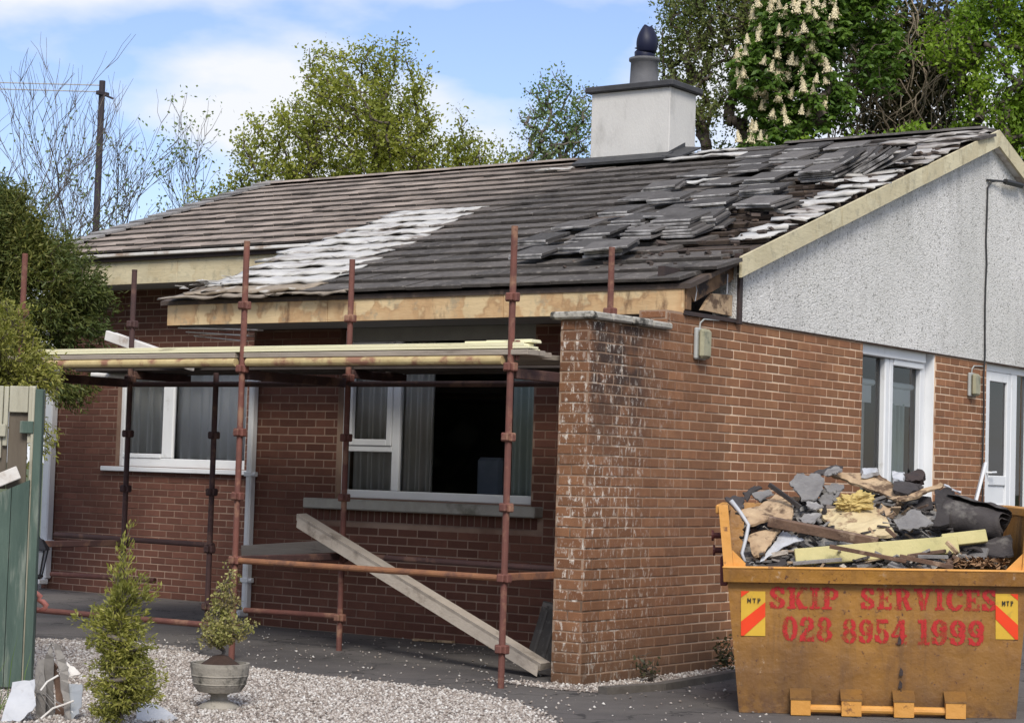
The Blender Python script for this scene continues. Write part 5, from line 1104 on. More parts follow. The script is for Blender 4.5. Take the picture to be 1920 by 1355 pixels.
def crumpled(pts, th, mat, name, lab, cat, RM=None, amp=1.0, up_=(0, -1, .5)):
    RM = RZm if RM is None else RM
    "torn sheet: triangulated, subdivided, ragged outline, displaced by noise, given thickness"
    bm = bmesh.new(); vs = []
    for i, p in enumerate(pts):
        p = Vector(p); n_ = Vector(pts[(i+1) % len(pts)])
        for k in range(4): vs.append(bm.verts.new(p.lerp(n_, k/4)+Vector((rnd.gauss(0, .006), 0, rnd.gauss(0, .005)))*(1 if k else .3)))
    f = bm.faces.new(vs); bm.normal_update(); nrm = f.normal.copy()
    if nrm.dot(Vector(up_)) < 0: bmesh.ops.reverse_faces(bm, faces=[f]); nrm = -nrm
    bmesh.ops.triangulate(bm, faces=bm.faces[:]); bmesh.ops.subdivide_edges(bm, edges=bm.edges[:], cuts=2, use_grid_fill=True); bmesh.ops.triangulate(bm, faces=bm.faces[:])
    s0 = rnd.uniform(0, 50)
    for v in bm.verts:
        q = v.co*7+Vector((s0, 0, 0)); v.co += nrm*(mn.noise(q)*.022+mn.noise(q*3.1)*.008)*amp
    for v in bm.verts: v.co = RM @ v.co
    me = bpy.data.meshes.new(name); bm.to_mesh(me); bm.free()
    o = link(name, me, mat); md = o.modifiers.new('t', 'SOLIDIFY'); md.thickness = th; md.offset = -1
    return tag(o, lab, cat)
for nm, pts in DEB:
    mt, th, lab, cat = DM[nm]; c = sum((Vector(p) for p in pts), Vector())/len(pts)
    crumpled(pts, th, M[mt], 'debris_'+cat.replace(' ', '_'), lab, cat); continue
    q = []
    for i, p in enumerate(pts):
        p = Vector(p); n_ = Vector(pts[(i+1) % len(pts)])
        for k in range(3): q.append(p.lerp(n_, k/3)+Vector((rnd.gauss(0, .006), rnd.gauss(0, .004), rnd.gauss(0, .006)))*(1 if k else .3))
    n = len(q); rings = [q, [c.lerp(p, .55)+Vector((0, rnd.gauss(0, .012), rnd.gauss(0, .012))) for p in q]]
    nrm = Vector()
    for i in range(n): nrm += (q[i]-c).cross(q[(i+1) % n]-c)
    nrm.normalize(); nrm = -nrm if nrm.dot(Vector((0, -1, .6))) < 0 else nrm; fl = nrm.dot(sum(((q[i]-c).cross(q[(i+1) % n]-c) for i in range(n)), Vector())) < 0
    sm = MB(); vs = [W_(p) for r_ in rings for p in r_]+[W_(c)]+[W_(p-nrm*th) for p in q]
    fs = [(i, (i+1) % n, n+(i+1) % n, n+i) for i in range(n)]+[(n+i, n+(i+1) % n, 2*n) for i in range(n)]+[(2*n+1+i, 2*n+1+(i+1) % n, (i+1) % n, i) for i in range(n)]+[tuple(2*n+1+i for i in range(n))[::-1]]
    if fl: fs = [f[::-1] for f in fs]
    sm.add(vs, fs); tag(sm.build('debris_'+cat.replace(' ', '_'), M[mt]), lab, cat)
def beamobj(name, a, b, w_, h_, mat, label, cat, roll=0.0, ch=.004, taper=1.0):
    a, b = Vector(a), Vector(b); d = (b-a).normalized(); s = Vector((0, 0, 1)).cross(d).normalized(); u_ = d.cross(s)
    s2 = s*math.cos(roll)+u_*math.sin(roll); u3 = u_*math.cos(roll)-s*math.sin(roll)
    Mx = RZm @ Matrix(((d.x, s2.x, u3.x, a.x), (d.y, s2.y, u3.y, a.y), (d.z, s2.z, u3.z, a.z), (0, 0, 0, 1)))
    sm = MB(); sm.cbox((0, -w_/2, -h_/2), ((b-a).length, w_/2, h_/2), ch, Mx); return tag(sm.build(name, M[mat]), label, cat)
beamobj('timber', (.36, .09, 1.0), (1.42, .26, 1.095), .035, .115, 'timber', 'long cream green timber lying across the front of the skip', 'timber', -.25)
beamobj('timber', (1.32, .30, 1.115), (1.61, .35, 1.15), .05, .085, 'timber', 'shorter cream timber end overlapping the long one at right', 'timber', -.3)
beamobj('rotten_plank', (.187, .30, 1.232), (.90, .22, 1.10), .05, .065, 'brownwood', 'split dark brown plank above the long timber', 'plank', .2)
beamobj('wood_strip', (.581, .02, 1.08), (1.07, .035, .99), .012, .026, 'brownwood', 'thin weathered strip lying over the long timber', 'strip', .2, .002)
beamobj('wood_strip', (1.03, .05, 1.02), (1.37, .04, .955), .014, .03, 'brownwood', 'thin brown strip sloping down to the front rim', 'strip', .1, .002)
beamobj('wood_strip', (1.15, .12, 1.018), (1.345, .12, 1.018), .02, .022, 'slate', 'short grey strip below the timber end', 'strip', .1, .002)
beamobj('wood_strip', (1.088, .14, 1.02), (1.336, .2, 1.055), .02, .022, 'brownwood', 'brown strip rising under the timber end', 'strip', .1, .002)
beamobj('wood_strip', (1.337, .14, 1.115), (1.40, .10, 1.045), .02, .026, 'osb', 'short pale stick propped at the timber end', 'strip', .1, .002)
beamobj('wood_strip', (.346, .04, .965), (.66, .05, .995), .03, .022, 'slate', 'grey batten along the front rim under the timber', 'strip', .1, .002)
beamobj('wood_strip', (.192, .6, 1.475), (.40, .5, 1.325), .02, .03, 'slate_d', 'dark batten sloping over the torn brown board', 'strip', .1, .002)
beamobj('wood_strip', (.959, .3, 1.195), (1.02, .28, 1.14), .015, .025, 'brownwood', 'brown splinter on the cream board', 'strip', .1, .002)
beamobj('white_stick', (1.585, 1.05, 1.26), (1.686, 1.10, 1.64), .02, .055, 'upvc', 'white plastic length standing up behind the felt roll', 'plastic trim', 1.2, .003)
sm = MB(); sm.tube([W_(p) for p in ((-.06, .30, 1.365), (.0, .27, 1.29), (.056, .25, 1.206), (.04, .2, 1.12), (.014, .15, 1.02), (.035, .12, .97))], [.016, .014, .013, .013, .012, .010], 8); tag(sm.build('plastic_strip', M['white_sheet'], smooth=True), 'bent pale plastic strip just inside the left rim', 'strip')
# felt roll: a spiral of sheet
mb = MB(); a, b = Vector((1.37, .66, 1.29)), Vector((1.74, .52, 1.21)); d = (b-a).normalized(); s = Vector((0, 0, 1)).cross(d).normalized(); u_ = d.cross(s); nn, nl = 44, 14; vs = []
for j in range(nl+1):
    for i in range(nn+1):
        t = i/nn; ang = t*2.3*2*math.pi; rad = (.055+.085*t)*(1-.10*(j/nl))+.006*math.sin(ang*3+j*.9)+rnd.gauss(0, .002); c_ = a+(b-a)*(j/nl*(1+.05*math.sin(ang*2)))
        vs.append(W_(c_+s*math.cos(ang)*rad*1.0+u_*math.sin(ang)*rad*1.05))
mb.add(vs, [(j*(nn+1)+i, j*(nn+1)+i+1, (j+1)*(nn+1)+i+1, (j+1)*(nn+1)+i) for j in range(nl) for i in range(nn)]); o = mb.build('felt_roll', M['slate_d'], smooth=True); md = o.modifiers.new('t', 'SOLIDIFY'); md.thickness = .006
tag(o, 'thick roll of dark roofing felt at the right of the skip', 'roofing felt')
# yellow foam
mb = MB(); nu, nv = 40, 26; vs = []; fc = Vector((.77, .68, 1.355))
for i in range(nu):
    for j in range(nv+1):
        th = 2*math.pi*i/nu; ph = math.pi*j/nv; dq = Vector((math.sin(ph)*math.cos(th), math.sin(ph)*math.sin(th), math.cos(ph))); r_ = 1+.55*mn.noise(dq*2.2+Vector((3, 1, 7)))+.4*mn.noise(dq*5)+.25*mn.noise(dq*11)
        vs.append(W_(fc+Vector((.115*r_*math.sin(ph)*math.cos(th), .06*r_*math.sin(ph)*math.sin(th), .062*r_*math.cos(ph)+.035*math.cos(th)*math.sin(ph)*.6))))
mb.add(vs, [(i*(nv+1)+j, i*(nv+1)+j+1, ((i+1) % nu)*(nv+1)+j+1, ((i+1) % nu)*(nv+1)+j) for i in range(nu) for j in range(nv)]); tag(mb.build('foam_lump', M['foam']), 'lump of yellow insulation foam in the middle of the heap', 'foam')
# small shards filling the gaps
for k in range(34):
    u = rnd.uniform(.05, 1.68); y = rnd.uniform(.06, 1.2); h = heap(u, y)+.02
    c = Vector((u, y, h)); s_ = rnd.uniform(.04, .11); a0 = rnd.uniform(0, 6.28); tl = Vector((rnd.gauss(0, .35), rnd.gauss(-.25, .3), 1)).normalized(); ex = tl.orthogonal().normalized(); ey = tl.cross(ex)
    q = [W_(c+(ex*math.cos(a0+i*1.05)+ey*math.sin(a0+i*1.05))*s_*rnd.uniform(.5, 1.2)) for i in range(6)]
    sm = MB(); sm.slab(q, .014, RZm.to_3x3() @ tl); mt = rnd.choice(['slate', 'slate', 'slate_d', 'slate_d', 'brownwood', 'osb'])
    place = ('left', 'middle', 'right')[min(2, int(u/.58))]+' '+('front', 'centre', 'back')[min(2, int(y/.42))]
    tag(sm.build('shard', M[mt]), ('%s broken shard of %%s at the %s of the skip heap' % ('large' if s_ > .075 else 'small', place)) % {'slate': 'grey slate', 'slate_d': 'black felt', 'brownwood': 'dark wood', 'osb': 'pale board'}[mt], 'shard', 'small %s shards in the skip' % {'slate': 'grey', 'slate_d': 'black', 'brownwood': 'brown', 'osb': 'pale'}[mt])
mb = MB()
for k in range(420):
    c = Vector((rnd.uniform(1.37, 1.72), rnd.uniform(.02, .30), .955+rnd.uniform(0, .05))); s_ = rnd.uniform(.008, .028); tl = Vector((rnd.gauss(0, .5), rnd.gauss(0, .5), 1)).normalized(); ex = tl.orthogonal().normalized(); ey = tl.cross(ex)
    mb.add([W_(c+ex*s_*1.6), W_(c+ey*s_*.6), W_(c-ex*s_*1.4+tl*s_*.4), W_(c-ey*s_*.7)], [(0, 1, 2, 3)])
tag(mb.build('leaf_litter', M['litter']), 'brown leaf and bark litter at the right front of the skip', 'leaf litter', kind='stuff')

# ================================================================== GARDEN
# --- fence at the left edge
fe = thing('garden_fence', 'green board fence with bleached broken top at the left edge', 'fence', (-2.12, -3.24, 0), R(35.3))
def fb(name, a, b, mat, M_=None, c=.004): sm = MB(); sm.cbox(a, b, c, M_); return sm.build(name, mat, fe)
fb('post', (-.052, .0, 0), (.0, .07, 1.955), M['fence_green'])
fb('post', (-.075, .012, .0), (-.054, .06, 1.97), M['fence_tan'])
for i, (a, b, z0, z1, mt) in enumerate(((-.10, -.055, 1.60, 1.975, 'fence_tan'), (-.226, -.104, 1.80, 1.972, 'fence_tan'), (-.262, -.232, 1.58, 1.968, 'fence_tan'), (-.39, -.268, 1.5, 1.97, 'fence_tan'), (-.52, -.395, 1.55, 1.96, 'fence_tan'), (-.65, -.525, 1.5, 1.95, 'fence_tan'))):
    fb('board', (a, .03+.002*i, z0), (b, .048+.002*i, z1), M[mt])
for i in range(6): fb('board', (-.232-.13*i, .062, 1.30), (-.106-.13*i, .080, 1.86), M['fence_brown'])
fb('rail', (-.145, .004, 1.665), (-.056, .028, 1.745), M['fence_green']); fb('rail', (-.62, .006, 1.64), (-.236, .028, 1.72), M['fence_tan'])
fb('brace', (0, -.02, 0), (.55, .0, .085), M['white_plank'], Matrix.Translation((-.62, .0, 1.15)) @ Matrix.Rotation(R(-24), 4, 'Y'))
for i in range(10):
    a = -.062-.115*i; b = a-.111; zt = lambda x: max(1.22, 1.36+(x+.07)*.46); y = -.012-.003*(i % 2)
    sm = MB(); sm.slab([(b, y, .03), (a, y, .03), (a, y, zt(a)), (b, y, zt(b))], .02, (0, -1, 0)); sm.build('board', M['fence_green'], fe)
# --- lantern and pink hook
la = thing('garden_lantern', 'black framed lantern on a post peeping out behind the fence', 'lantern', (-3.37, -2.13, 0))
sm = MB(); sm.tube([(0, 0, 0), (0, 0, .63)], .022, 10); sm.build('post', M['lamp_black'], la)
sm = MB(); sm.lathe([(.045, .63), (.06, .645), (.06, .66), (.05, .665)], n=6); sm.build('base', M['lamp_black'], la)
sm = MB(); sm.lathe([(.05, .666), (.082, .84)], n=6); sm.build('glass', M['lamp_glass'], la)
for k in range(6):
    a = k*math.pi/3; sm = MB(); sm.tube([(.052*math.cos(a), .052*math.sin(a), .664), (.086*math.cos(a), .086*math.sin(a), .842)], .006, 5); sm.build('bar', M['lamp_black'], la)
sm = MB(); sm.lathe([(.10, .842), (.098, .855), (.055, .915), (.03, .925), (.015, .95), (.004, .965)], n=6); sm.build('roof', M['lamp_black'], la)
sm = MB(); sm.tube([(-2.99, -2.50, .56), (-2.96, -2.48, .565), (-2.935, -2.46, .54), (-2.945, -2.465, .515), (-2.92, -2.45, .505), (-2.90, -2.435, .48), (-2.91, -2.44, .455), (-2.95, -2.465, .44)], [.012, .018, .02, .018, .02, .022, .018, .01], 8); tag(sm.build('pink_hook', M['pink'], smooth=True), 'small pink curved plastic hook beside the fence post', 'hook')
sm = MB(); sm.tube([(-2.99, -2.50, 0), (-2.99, -2.50, .60)], .02, 8); tag(sm.build('garden_stake', M['brownwood']), 'dark stake behind the fence holding the pink hook', 'stake')
# --- scrap heap at the lower left
GL = {
 'ch1': [[-1.13,-4.088,0.292],[-1.124,-4.074,0.33],[-1.098,-4.054,0.336],[-1.02,-4.098,-0.009],[-1.064,-4.129,-0.01]],
 'ch2': [[-1.095,-4.057,0.337],[-1.057,-4.032,0.437],[-1.048,-4.024,0.317],[-1.04,-4.013,-0.017],[-1.08,-4.042,-0.019]],
 'sh': [[-1.019,-4.067,0.447],[-0.976,-4.046,0.422],[-0.909,-4.039,0.306],[-0.886,-4.055,0.212],[-0.819,-4.079,0.009],[-0.85,-4.101,0.008],[-0.929,-4.078,0.231]],
 'fl': [[-0.909,-4.034,0.208],[-0.843,-3.989,0.208],[-0.812,-4.018,0.085],[-0.831,-4.061,0.012],[-0.838,-4.069,0.006]],
 'wt': [[-0.992,-3.979,0.329],[-0.879,-3.965,0.266],[-0.926,-4.023,0.239]],
 'wl': [[-1.125,-4.265,0.216],[-1.029,-4.182,0.235],[-0.933,-4.252,0.103],[-0.951,-4.357,0.014],[-1.034,-4.416,0.011]],
 'wr': [[-0.804,-3.584,0.098],[-0.645,-3.562,0.077],[-0.429,-3.621,0.025],[-0.447,-3.694,0.007],[-0.59,-3.795,0.002]],
 's1': [[-0.925,-4.228,0.182],[-0.916,-4.19,0.229],[-0.879,-4.14,0.266]],
 's2': [[-0.888,-4.252,0.027],[-0.875,-4.176,0.081],[-0.838,-4.125,0.102],[-0.809,-4.08,0.123]],
 'dk': [[-1.091,-3.986,0.311],[-1.049,-3.968,0.214],[-1.002,-3.962,-0.018],[-1.055,-3.999,-0.02]],
}
for nm, key, th, mt, lab, cat in (('metal_channel', 'ch1', .012, 'grey_metal', 'grey metal channel standing upright by the fence foot, left half', 'metal channel'), ('metal_channel', 'ch2', .012, 'grey_metal', 'pointed grey metal channel beside the golden shrub, right half', 'metal channel'), ('grey_sheet', 'sh', .006, 'grey_metal', 'bent grey sheet strip leaning beside the metal channel', 'sheet'), ('grey_sheet', 'fl', .006, 'lamp_glass', 'flat blue grey sheet below the small white triangle', 'sheet'), ('white_offcut', 'wt', .006, 'white_plank', 'small white triangular offcut behind the golden shrub', 'offcut'), ('white_sheet', 'wl', .006, 'white_sheet', 'white plastic sheet lying against the fence foot', 'sheet'), ('white_sheet', 'wr', .006, 'white_sheet', 'white plastic sheet on the gravel right of the golden shrub', 'sheet'), ('dark_board', 'dk', .012, 'brownwood', 'dark brown board behind the bent grey sheet', 'board')):
    crumpled(GL[key], th, M[mt], nm, lab, cat, Matrix.Identity(4), .15 if mt == 'grey_metal' else .3, (.55, -.84, .3))
for i, k in enumerate(('s1', 's2')):
    sm = MB(); sm.tube(GL[k], .006, 6); tag(sm.build('strap', M['white_plank']), 'pale curved strap across the metal channel, %s one' % ('upper', 'lower')[i], 'strap', 'straps on the metal channel')
sm = MB()
for k in range(5):
    p0 = Vector((-1.28+.05*k, -4.25+.02*k, .02)); sm.tube([p0, p0+Vector((.05, .03, .12+.03*k)), p0+Vector((.18-.02*k, .12, .16-.02*k)), p0+Vector((.24, .15, .03))], .0022, 4)
tag(sm.build('wire_coil', M['slate']), 'loose coil of thin wire on the white sheet by the fence', 'wire')

# --- vegetation ------------------------------------------------------------
def segs_mesh(A, B, ra, rb, n=4):
    d = B-A; ln = np.linalg.norm(d, axis=1, keepdims=True); d = d/np.maximum(ln, 1e-6)
    ref = np.where(np.abs(d[:, 2:3]) > .9, np.array([[1., 0, 0]]), np.array([[0, 0, 1.]])); x = np.cross(d, ref); x /= np.linalg.norm(x, axis=1, keepdims=True); y = np.cross(d, x)
    k = len(A); V = np.zeros((k, 2*n, 3))
    for i in range(n):
        a = 2*math.pi*i/n; o = x*math.cos(a)+y*math.sin(a); V[:, i] = A+o*ra[:, None]; V[:, n+i] = B+o*rb[:, None]
    f = np.array([(i, (i+1) % n, n+(i+1) % n, n+i) for i in range(n)]); F = (f[None]+2*n*np.arange(k)[:, None, None]).reshape(-1, 4)
    return V.reshape(-1, 3), F
def lump_pts(rg, lumps, n, shell):
    vol = np.array([l[1][0]*l[1][1]*l[1][2] for l in lumps]); idx = rg.choice(len(lumps), n, p=vol/vol.sum())
    v = rg.normal(size=(n, 3)); v /= np.linalg.norm(v, axis=1, keepdims=True); r = (shell+(1-shell)*rg.random(n))**(1/2)
    c = np.array([l[0] for l in lumps])[idx]; rr = np.array([l[1] for l in lumps])[idx]
    return c+v*rr*r[:, None]
def skeleton(rg, base, top, tips, jit=.08, lift=.10):
    P = []; par = []
    base = np.array(base, float); top = np.array(top, float)
    for i in range(7):
        t = i/6; P.append(base+(top-base)*t+(rg.normal(0, jit*.6, 3)*(0 < i)*np.array([1, 1, .2]))); par.append(i-1)
    order = np.argsort(np.linalg.norm(tips-top, axis=1)); tipn = []
    for ti in order:
        tp = tips[ti]; Q = np.array(P[3:]); dv = tp-Q; dist = np.linalg.norm(dv, axis=1)
        cost = dist+0.9*np.maximum(0, Q[:, 2]-tp[2]+.02)+np.where(dist < .12, 1, 0)
        j = int(np.argmin(cost))+3; a = P[j]; L_ = np.linalg.norm(tp-a); n = max(2, min(6, int(L_/.28)+2)); last = j
        for s in range(1, n+1):
            t = s/n; q = a+(tp-a)*t+np.array([0, 0, lift*L_*math.sin(math.pi*t)*-.6])+rg.normal(0, jit*L_*.35, 3)*(t < 1); P.append(q); par.append(last); last = len(P)-1
        tipn.append(last)
    P = np.array(P); par = np.array(par); cnt = np.zeros(len(P)); 
    for t in tipn: cnt[t] += 1
    for i in range(len(P)-1, 0, -1): cnt[par[i]] += cnt[i]
    return P, par, cnt, np.array(tipn)
def rdirs(rg, n):
    v = rg.normal(size=(n, 3)); return v/np.linalg.norm(v, axis=1, keepdims=True)
def leaf_quads(rg, pos, size, dirn=None, width=.5, up=.0, ratio=None):
    n = len(pos); a = rdirs(rg, n) if dirn is None else dirn; b = np.cross(a, rdirs(rg, n)); b /= np.maximum(np.linalg.norm(b, axis=1, keepdims=True), 1e-6)
    s = size*rg.uniform(.6, 1.35, n)[:, None]; c = np.cross(a, b)
    V = np.stack([pos, pos+a*s*.5+b*s*width*.5+c*s*.06, pos+a*s, pos+a*s*.5-b*s*width*.5+c*s*.06], 1).reshape(-1, 3)
    return V, (np.arange(4)[None]+4*np.arange(n)[:, None])
def tree(name, label, base, top, lumps, ntips, mat, lsize, per, spread, bark, r0, seed, shell=.35, kind='quad', rmin=.006, cat='tree', width=.55, group=None, jit=.08, lift=.1, droop=.0, pw=.5):
    rg = np.random.default_rng(seed); tips = lump_pts(rg, lumps, ntips, shell)
    P, par, cnt, tn = skeleton(rg, base, top, tips, jit, lift)
    rad = np.minimum(rmin*np.maximum(cnt, 1)**pw, r0)
    root = thing(name, label, cat, tuple(base), 0, group); B0 = np.array(base, float)
    ch = np.arange(1, len(P)); ra = rad[par[ch]]; ra = np.minimum(ra, rad[ch]*1.7); V, F = segs_mesh(P[par[ch]]-B0, P[ch]-B0, ra, rad[ch], 5 if r0 > .03 else 4)
    npmesh('trunk', V, F, bark, root)
    if per:
        src = []
        for t in tn:
            i = t
            for _ in range(3): src.append(P[i]); i = par[i]
        src = np.array(src); k = np.repeat(np.arange(len(src)), max(1, per//3)); pos = src[k]+rg.normal(0, spread, (len(k), 3))
        if kind == 'quad': V, F = leaf_quads(rg, pos-B0, lsize, None, width)
        elif kind == 'palm':
            n = len(pos); fan = []; az = rg.uniform(0, 6.28, n)
            for q in range(5):
                an = az+q*2*math.pi/5; d = np.stack([np.cos(an)*.8, np.sin(an)*.8, np.full(n, -.55)+rg.normal(0, .15, n)], 1); d /= np.linalg.norm(d, axis=1, keepdims=True); fan.append((pos-B0, d))
            V, F = leaf_quads(rg, np.concatenate([f[0] for f in fan]), lsize, np.concatenate([f[1] for f in fan]), .42)
        else:                                           # needle sprays pointing outward
            cen = np.array([l[0] for l in lumps]).mean(0); d = (pos-cen)*np.array([1, 1, .5]); d /= np.maximum(np.linalg.norm(d, axis=1, keepdims=True), 1e-6)
            d = d*.7+rdirs(rg, len(pos))*.75+np.array([0, 0, droop]); d /= np.linalg.norm(d, axis=1, keepdims=True); V, F = leaf_quads(rg, pos-B0, lsize, d, width)
        npmesh('crown', V, F, mat, root)
    return root, tips
# conifers at the left
CK = 1.36
def cs_(l): return (tuple(CAM[i]+(l[0][i]-CAM[i])*CK for i in range(3)), tuple(r_*CK for r_ in l[1]))
tree('conifer_tree', 'large dark green cypress behind the left end of the scaffold', (-8.75, 1.75, 0), (-8.6, 1.85, 3.0), [cs_(l_) for l_ in [((-4.40, -2.10, 3.15), (.55, .5, .62)), ((-4.05, -1.85, 3.25), (.30, .3, .36)), ((-3.88, -1.70, 2.85), (.42, .4, .40)), ((-3.64, -1.52, 2.55), (.25, .26, .34)), ((-4.1, -1.9, 2.3), (.4, .35, .35)), ((-3.74, -1.55, 2.1), (.20, .2, .22))]], 1000, M['leaf_conifer'], .066, 90, .06, M['bark'], .07, 3, .15, 'needle', .003, 'conifer', .24, droop=-.25)
tree('conifer_shrub', 'yellow green cypress hanging over the top of the fence', (-2.98, -2.72, 0), (-2.95, -2.72, 2.1), [((-2.98, -2.86, 2.28), (.26, .26, .36)), ((-2.76, -2.74, 2.08), (.15, .16, .26)), ((-2.72, -2.70, 1.72), (.07, .1, .28)), ((-3.2, -2.95, 2.1), (.25, .25, .4))], 300, M['leaf_gold'], .042, 60, .034, M['bark'], .04, 4, .25, 'needle', .003, 'conifer', .26, droop=-.3)
# golden shrub in the foreground
tree('golden_shrub', 'upright golden conifer shrub growing in the foreground gravel', (-.36, -4.15, 0), (-.35, -4.16, .95), [((-.34, -4.17, 1.02), (.055, .055, .14)), ((-.36, -4.17, .80), (.10, .10, .16)), ((-.25, -4.10, .78), (.07, .06, .07)), ((-.42, -4.20, .55), (.15, .14, .18)), ((-.32, -4.12, .50), (.15, .14, .2)), ((-.26, -4.06, .28), (.13, .12, .16)), ((-.38, -4.16, .25), (.18, .16, .22)), ((-.56, -4.30, .60), (.04, .04, .09))], 340, M['leaf_gold'], .028, 54, .013, M['bark_pale'], .016, 6, .1, 'needle', .0016, 'shrub', .30, droop=.45, jit=.05)
# urn and its plant
UR = (-.70, -2.99, 0)
ur = thing('stone_urn', 'weathered stone urn planter standing on the gravel', 'planter', UR)
sm = MB(); sm.lathe([(.125, 0), (.125, .02), (.10, .035), (.055, .06), (.05, .085), (.07, .10)], n=28); sm.build('pedestal', M['urn'], ur, smooth=True)
sm = MB(); sm.lathe([(.07, .10), (.135, .112), (.160, .15), (.172, .20), (.182, .262), (.182, .285), (.160, .285), (.155, .262), (.05, .255)], n=32); sm.build('bowl', M['urn'], ur)
for z, r_ in ((.155, .163), (.205, .1745)): sm = MB(); sm.lathe([(r_, z), (r_+.004, z+.006), (r_+.002, z+.012)], n=32); sm.build('band', M['urn'], ur)
sm = MB(); sm.lathe([(.15, .258), (.12, .275), (.05, .325), (.01, .335)], n=20); sm.build('soil', M['soil'], ur, smooth=True)
tree('potted_shrub', 'small sparse conical shrub growing in the stone urn', (-.70, -2.99, .30), (-.69, -2.99, .62), [((-.675, -2.99, .82), (.06, .06, .11)), ((-.68, -2.99, .66), (.09, .09, .12)), ((-.69, -2.99, .50), (.15, .13, .10)), ((-.57, -2.91, .52), (.07, .07, .07)), ((-.74, -3.02, .44), (.14, .12, .07))], 170, M['leaf_urn'], .021, 24, .012, M['bark_pale'], .012, 8, .25, 'quad', .0016, 'shrub', .6)
# weeds at the foot of the gable
for i, (x, y, h) in enumerate(((.18, .62, .22), (.16, 1.85, .26))):
    tree('weed', ('dead twiggy weed at the foot of the wing wall', 'dark leafy weed at the foot of the gable behind the skip')[i], (x, y, 0), (x, y, .08), [((x, y, h*.6), (.12, .12, h*.45))], 26, M['leaf_ivy'], .035, (3, 9)[i], .02, M['bark'], .006, 20+i, .3, 'quad', .002, 'weed')
# grass by the fence
mb = MB()
for k in range(60):
    x = rnd.uniform(-1.9, -1.25); y = rnd.uniform(-4.25, -3.75); h = rnd.uniform(.12, .55) if k % 4 == 0 else rnd.uniform(.05, .2); dx, dy = rnd.gauss(0, .06), rnd.gauss(0, .06); w_ = .004
    mb.add([(x-w_, y, 0), (x+w_, y, 0), (x+dx*.5+w_*.7, y+dy*.5, h*.6), (x+dx*.5-w_*.7, y+dy*.5, h*.6), (x+dx*1.4, y+dy*1.4, h)], [(0, 1, 2, 3), (3, 2, 4)])
tag(mb.build('grass', M['grassblade']), 'tufts of long grass at the foot of the fence', 'grass', kind='stuff')

# --- trees behind the house
G = 'trees behind the bungalow'
def branchy(name, label, base, L0, r0, seed, mat, leafm=None, lsize=.07, per=0, spread_=.5, lev=5, upw=.12, kids=(3, 5), lean=(0, 0)):
    "recursive upright branching for bare or sparsely leaved trees"
    rg = np.random.default_rng(seed); A, B_, ra_, rb_, ends = [], [], [], [], []
    def grow(p, d, L_, r_, lv):
        n = 4 if lv < 3 else 3
        for s in range(n):
            d = d+rg.normal(0, .10+.03*lv, 3)+np.array([0, 0, upw]); d = d/np.linalg.norm(d); q = p+d*L_/n; r2x = r_*(.90 if lv < lev else .8)
            A.append(p); B_.append(q); ra_.append(r_); rb_.append(r2x); p, r_ = q, r2x
            if lv < lev and s >= (n-2 if lv == 0 else 0) and rg.random() < (.95 if lv < 2 else .75):
                a = rg.uniform(0, 6.28); sd_ = np.array([math.cos(a), math.sin(a), 0]); nd = d+sd_*spread_*rg.uniform(.7, 1.4); nd /= np.linalg.norm(nd); grow(p, nd, L_*rg.uniform(.5, .72), max(.0058, r_*.6), lv+1)
        if lv < lev:
            for _ in range(int(rg.integers(*kids))-1):
                a = rg.uniform(0, 6.28); nd = d+np.array([math.cos(a), math.sin(a), 0])*spread_*rg.uniform(.5, 1.1); nd /= np.linalg.norm(nd); grow(p, nd, L_*rg.uniform(.55, .75), max(.0058, r_*.68), lv+1)
        else: ends.append(p)
    grow(np.zeros(3), np.array([lean[0], lean[1], 1.0]), L0, r0, 0)
    root = thing(name, label, 'tree', tuple(base), 0, G); V, F = segs_mesh(np.array(A), np.array(B_), np.array(ra_), np.array(rb_), 4); npmesh('trunk', V, F, mat, root)
    if per:
        e = np.array(ends); pos = np.repeat(e, per, 0)+rg.normal(0, .07, (len(e)*per, 3)); V, F = leaf_quads(rg, pos, lsize, None, .55); npmesh('crown', V, F, leafm, root)
    return root
branchy('bare_tree', 'tall bare tree at the far left above the cypress', (-19.0, 10.4, 0), 3.4, .065, 31, M['bark_pale'], spread_=.36, upw=.14, lev=4, kids=(2, 4))
branchy('bare_tree', 'slim bare tree second from the left behind the cypress', (-18.2, 10.8, 0), 3.2, .05, 38, M['bark_pale'], spread_=.34, upw=.14, lev=4, kids=(2, 4))
branchy('sparse_tree', 'slender tree with few leaves right of the telegraph pole', (-18.35, 12.95, 0), 3.2, .055, 33, M['bark'], M['leaf_pale'], .07, 4, .26, 4, .12, (2, 4))
branchy('sparse_tree', 'thin twiggy tree between the telegraph pole and the big bushy tree', (-17.6, 13.5, 0), 3.0, .055, 34, M['bark'], M['leaf_pale'], .07, 4, .28, 4, .12, (2, 4))
branchy('sparse_tree', 'leaning bare sapling just left of the telegraph pole', (-19.3, 12.4, 0), 2.9, .045, 35, M['bark'], M['leaf_pale'], .07, 3, .26, 3, .10, (2, 3), lean=(.12, .05))
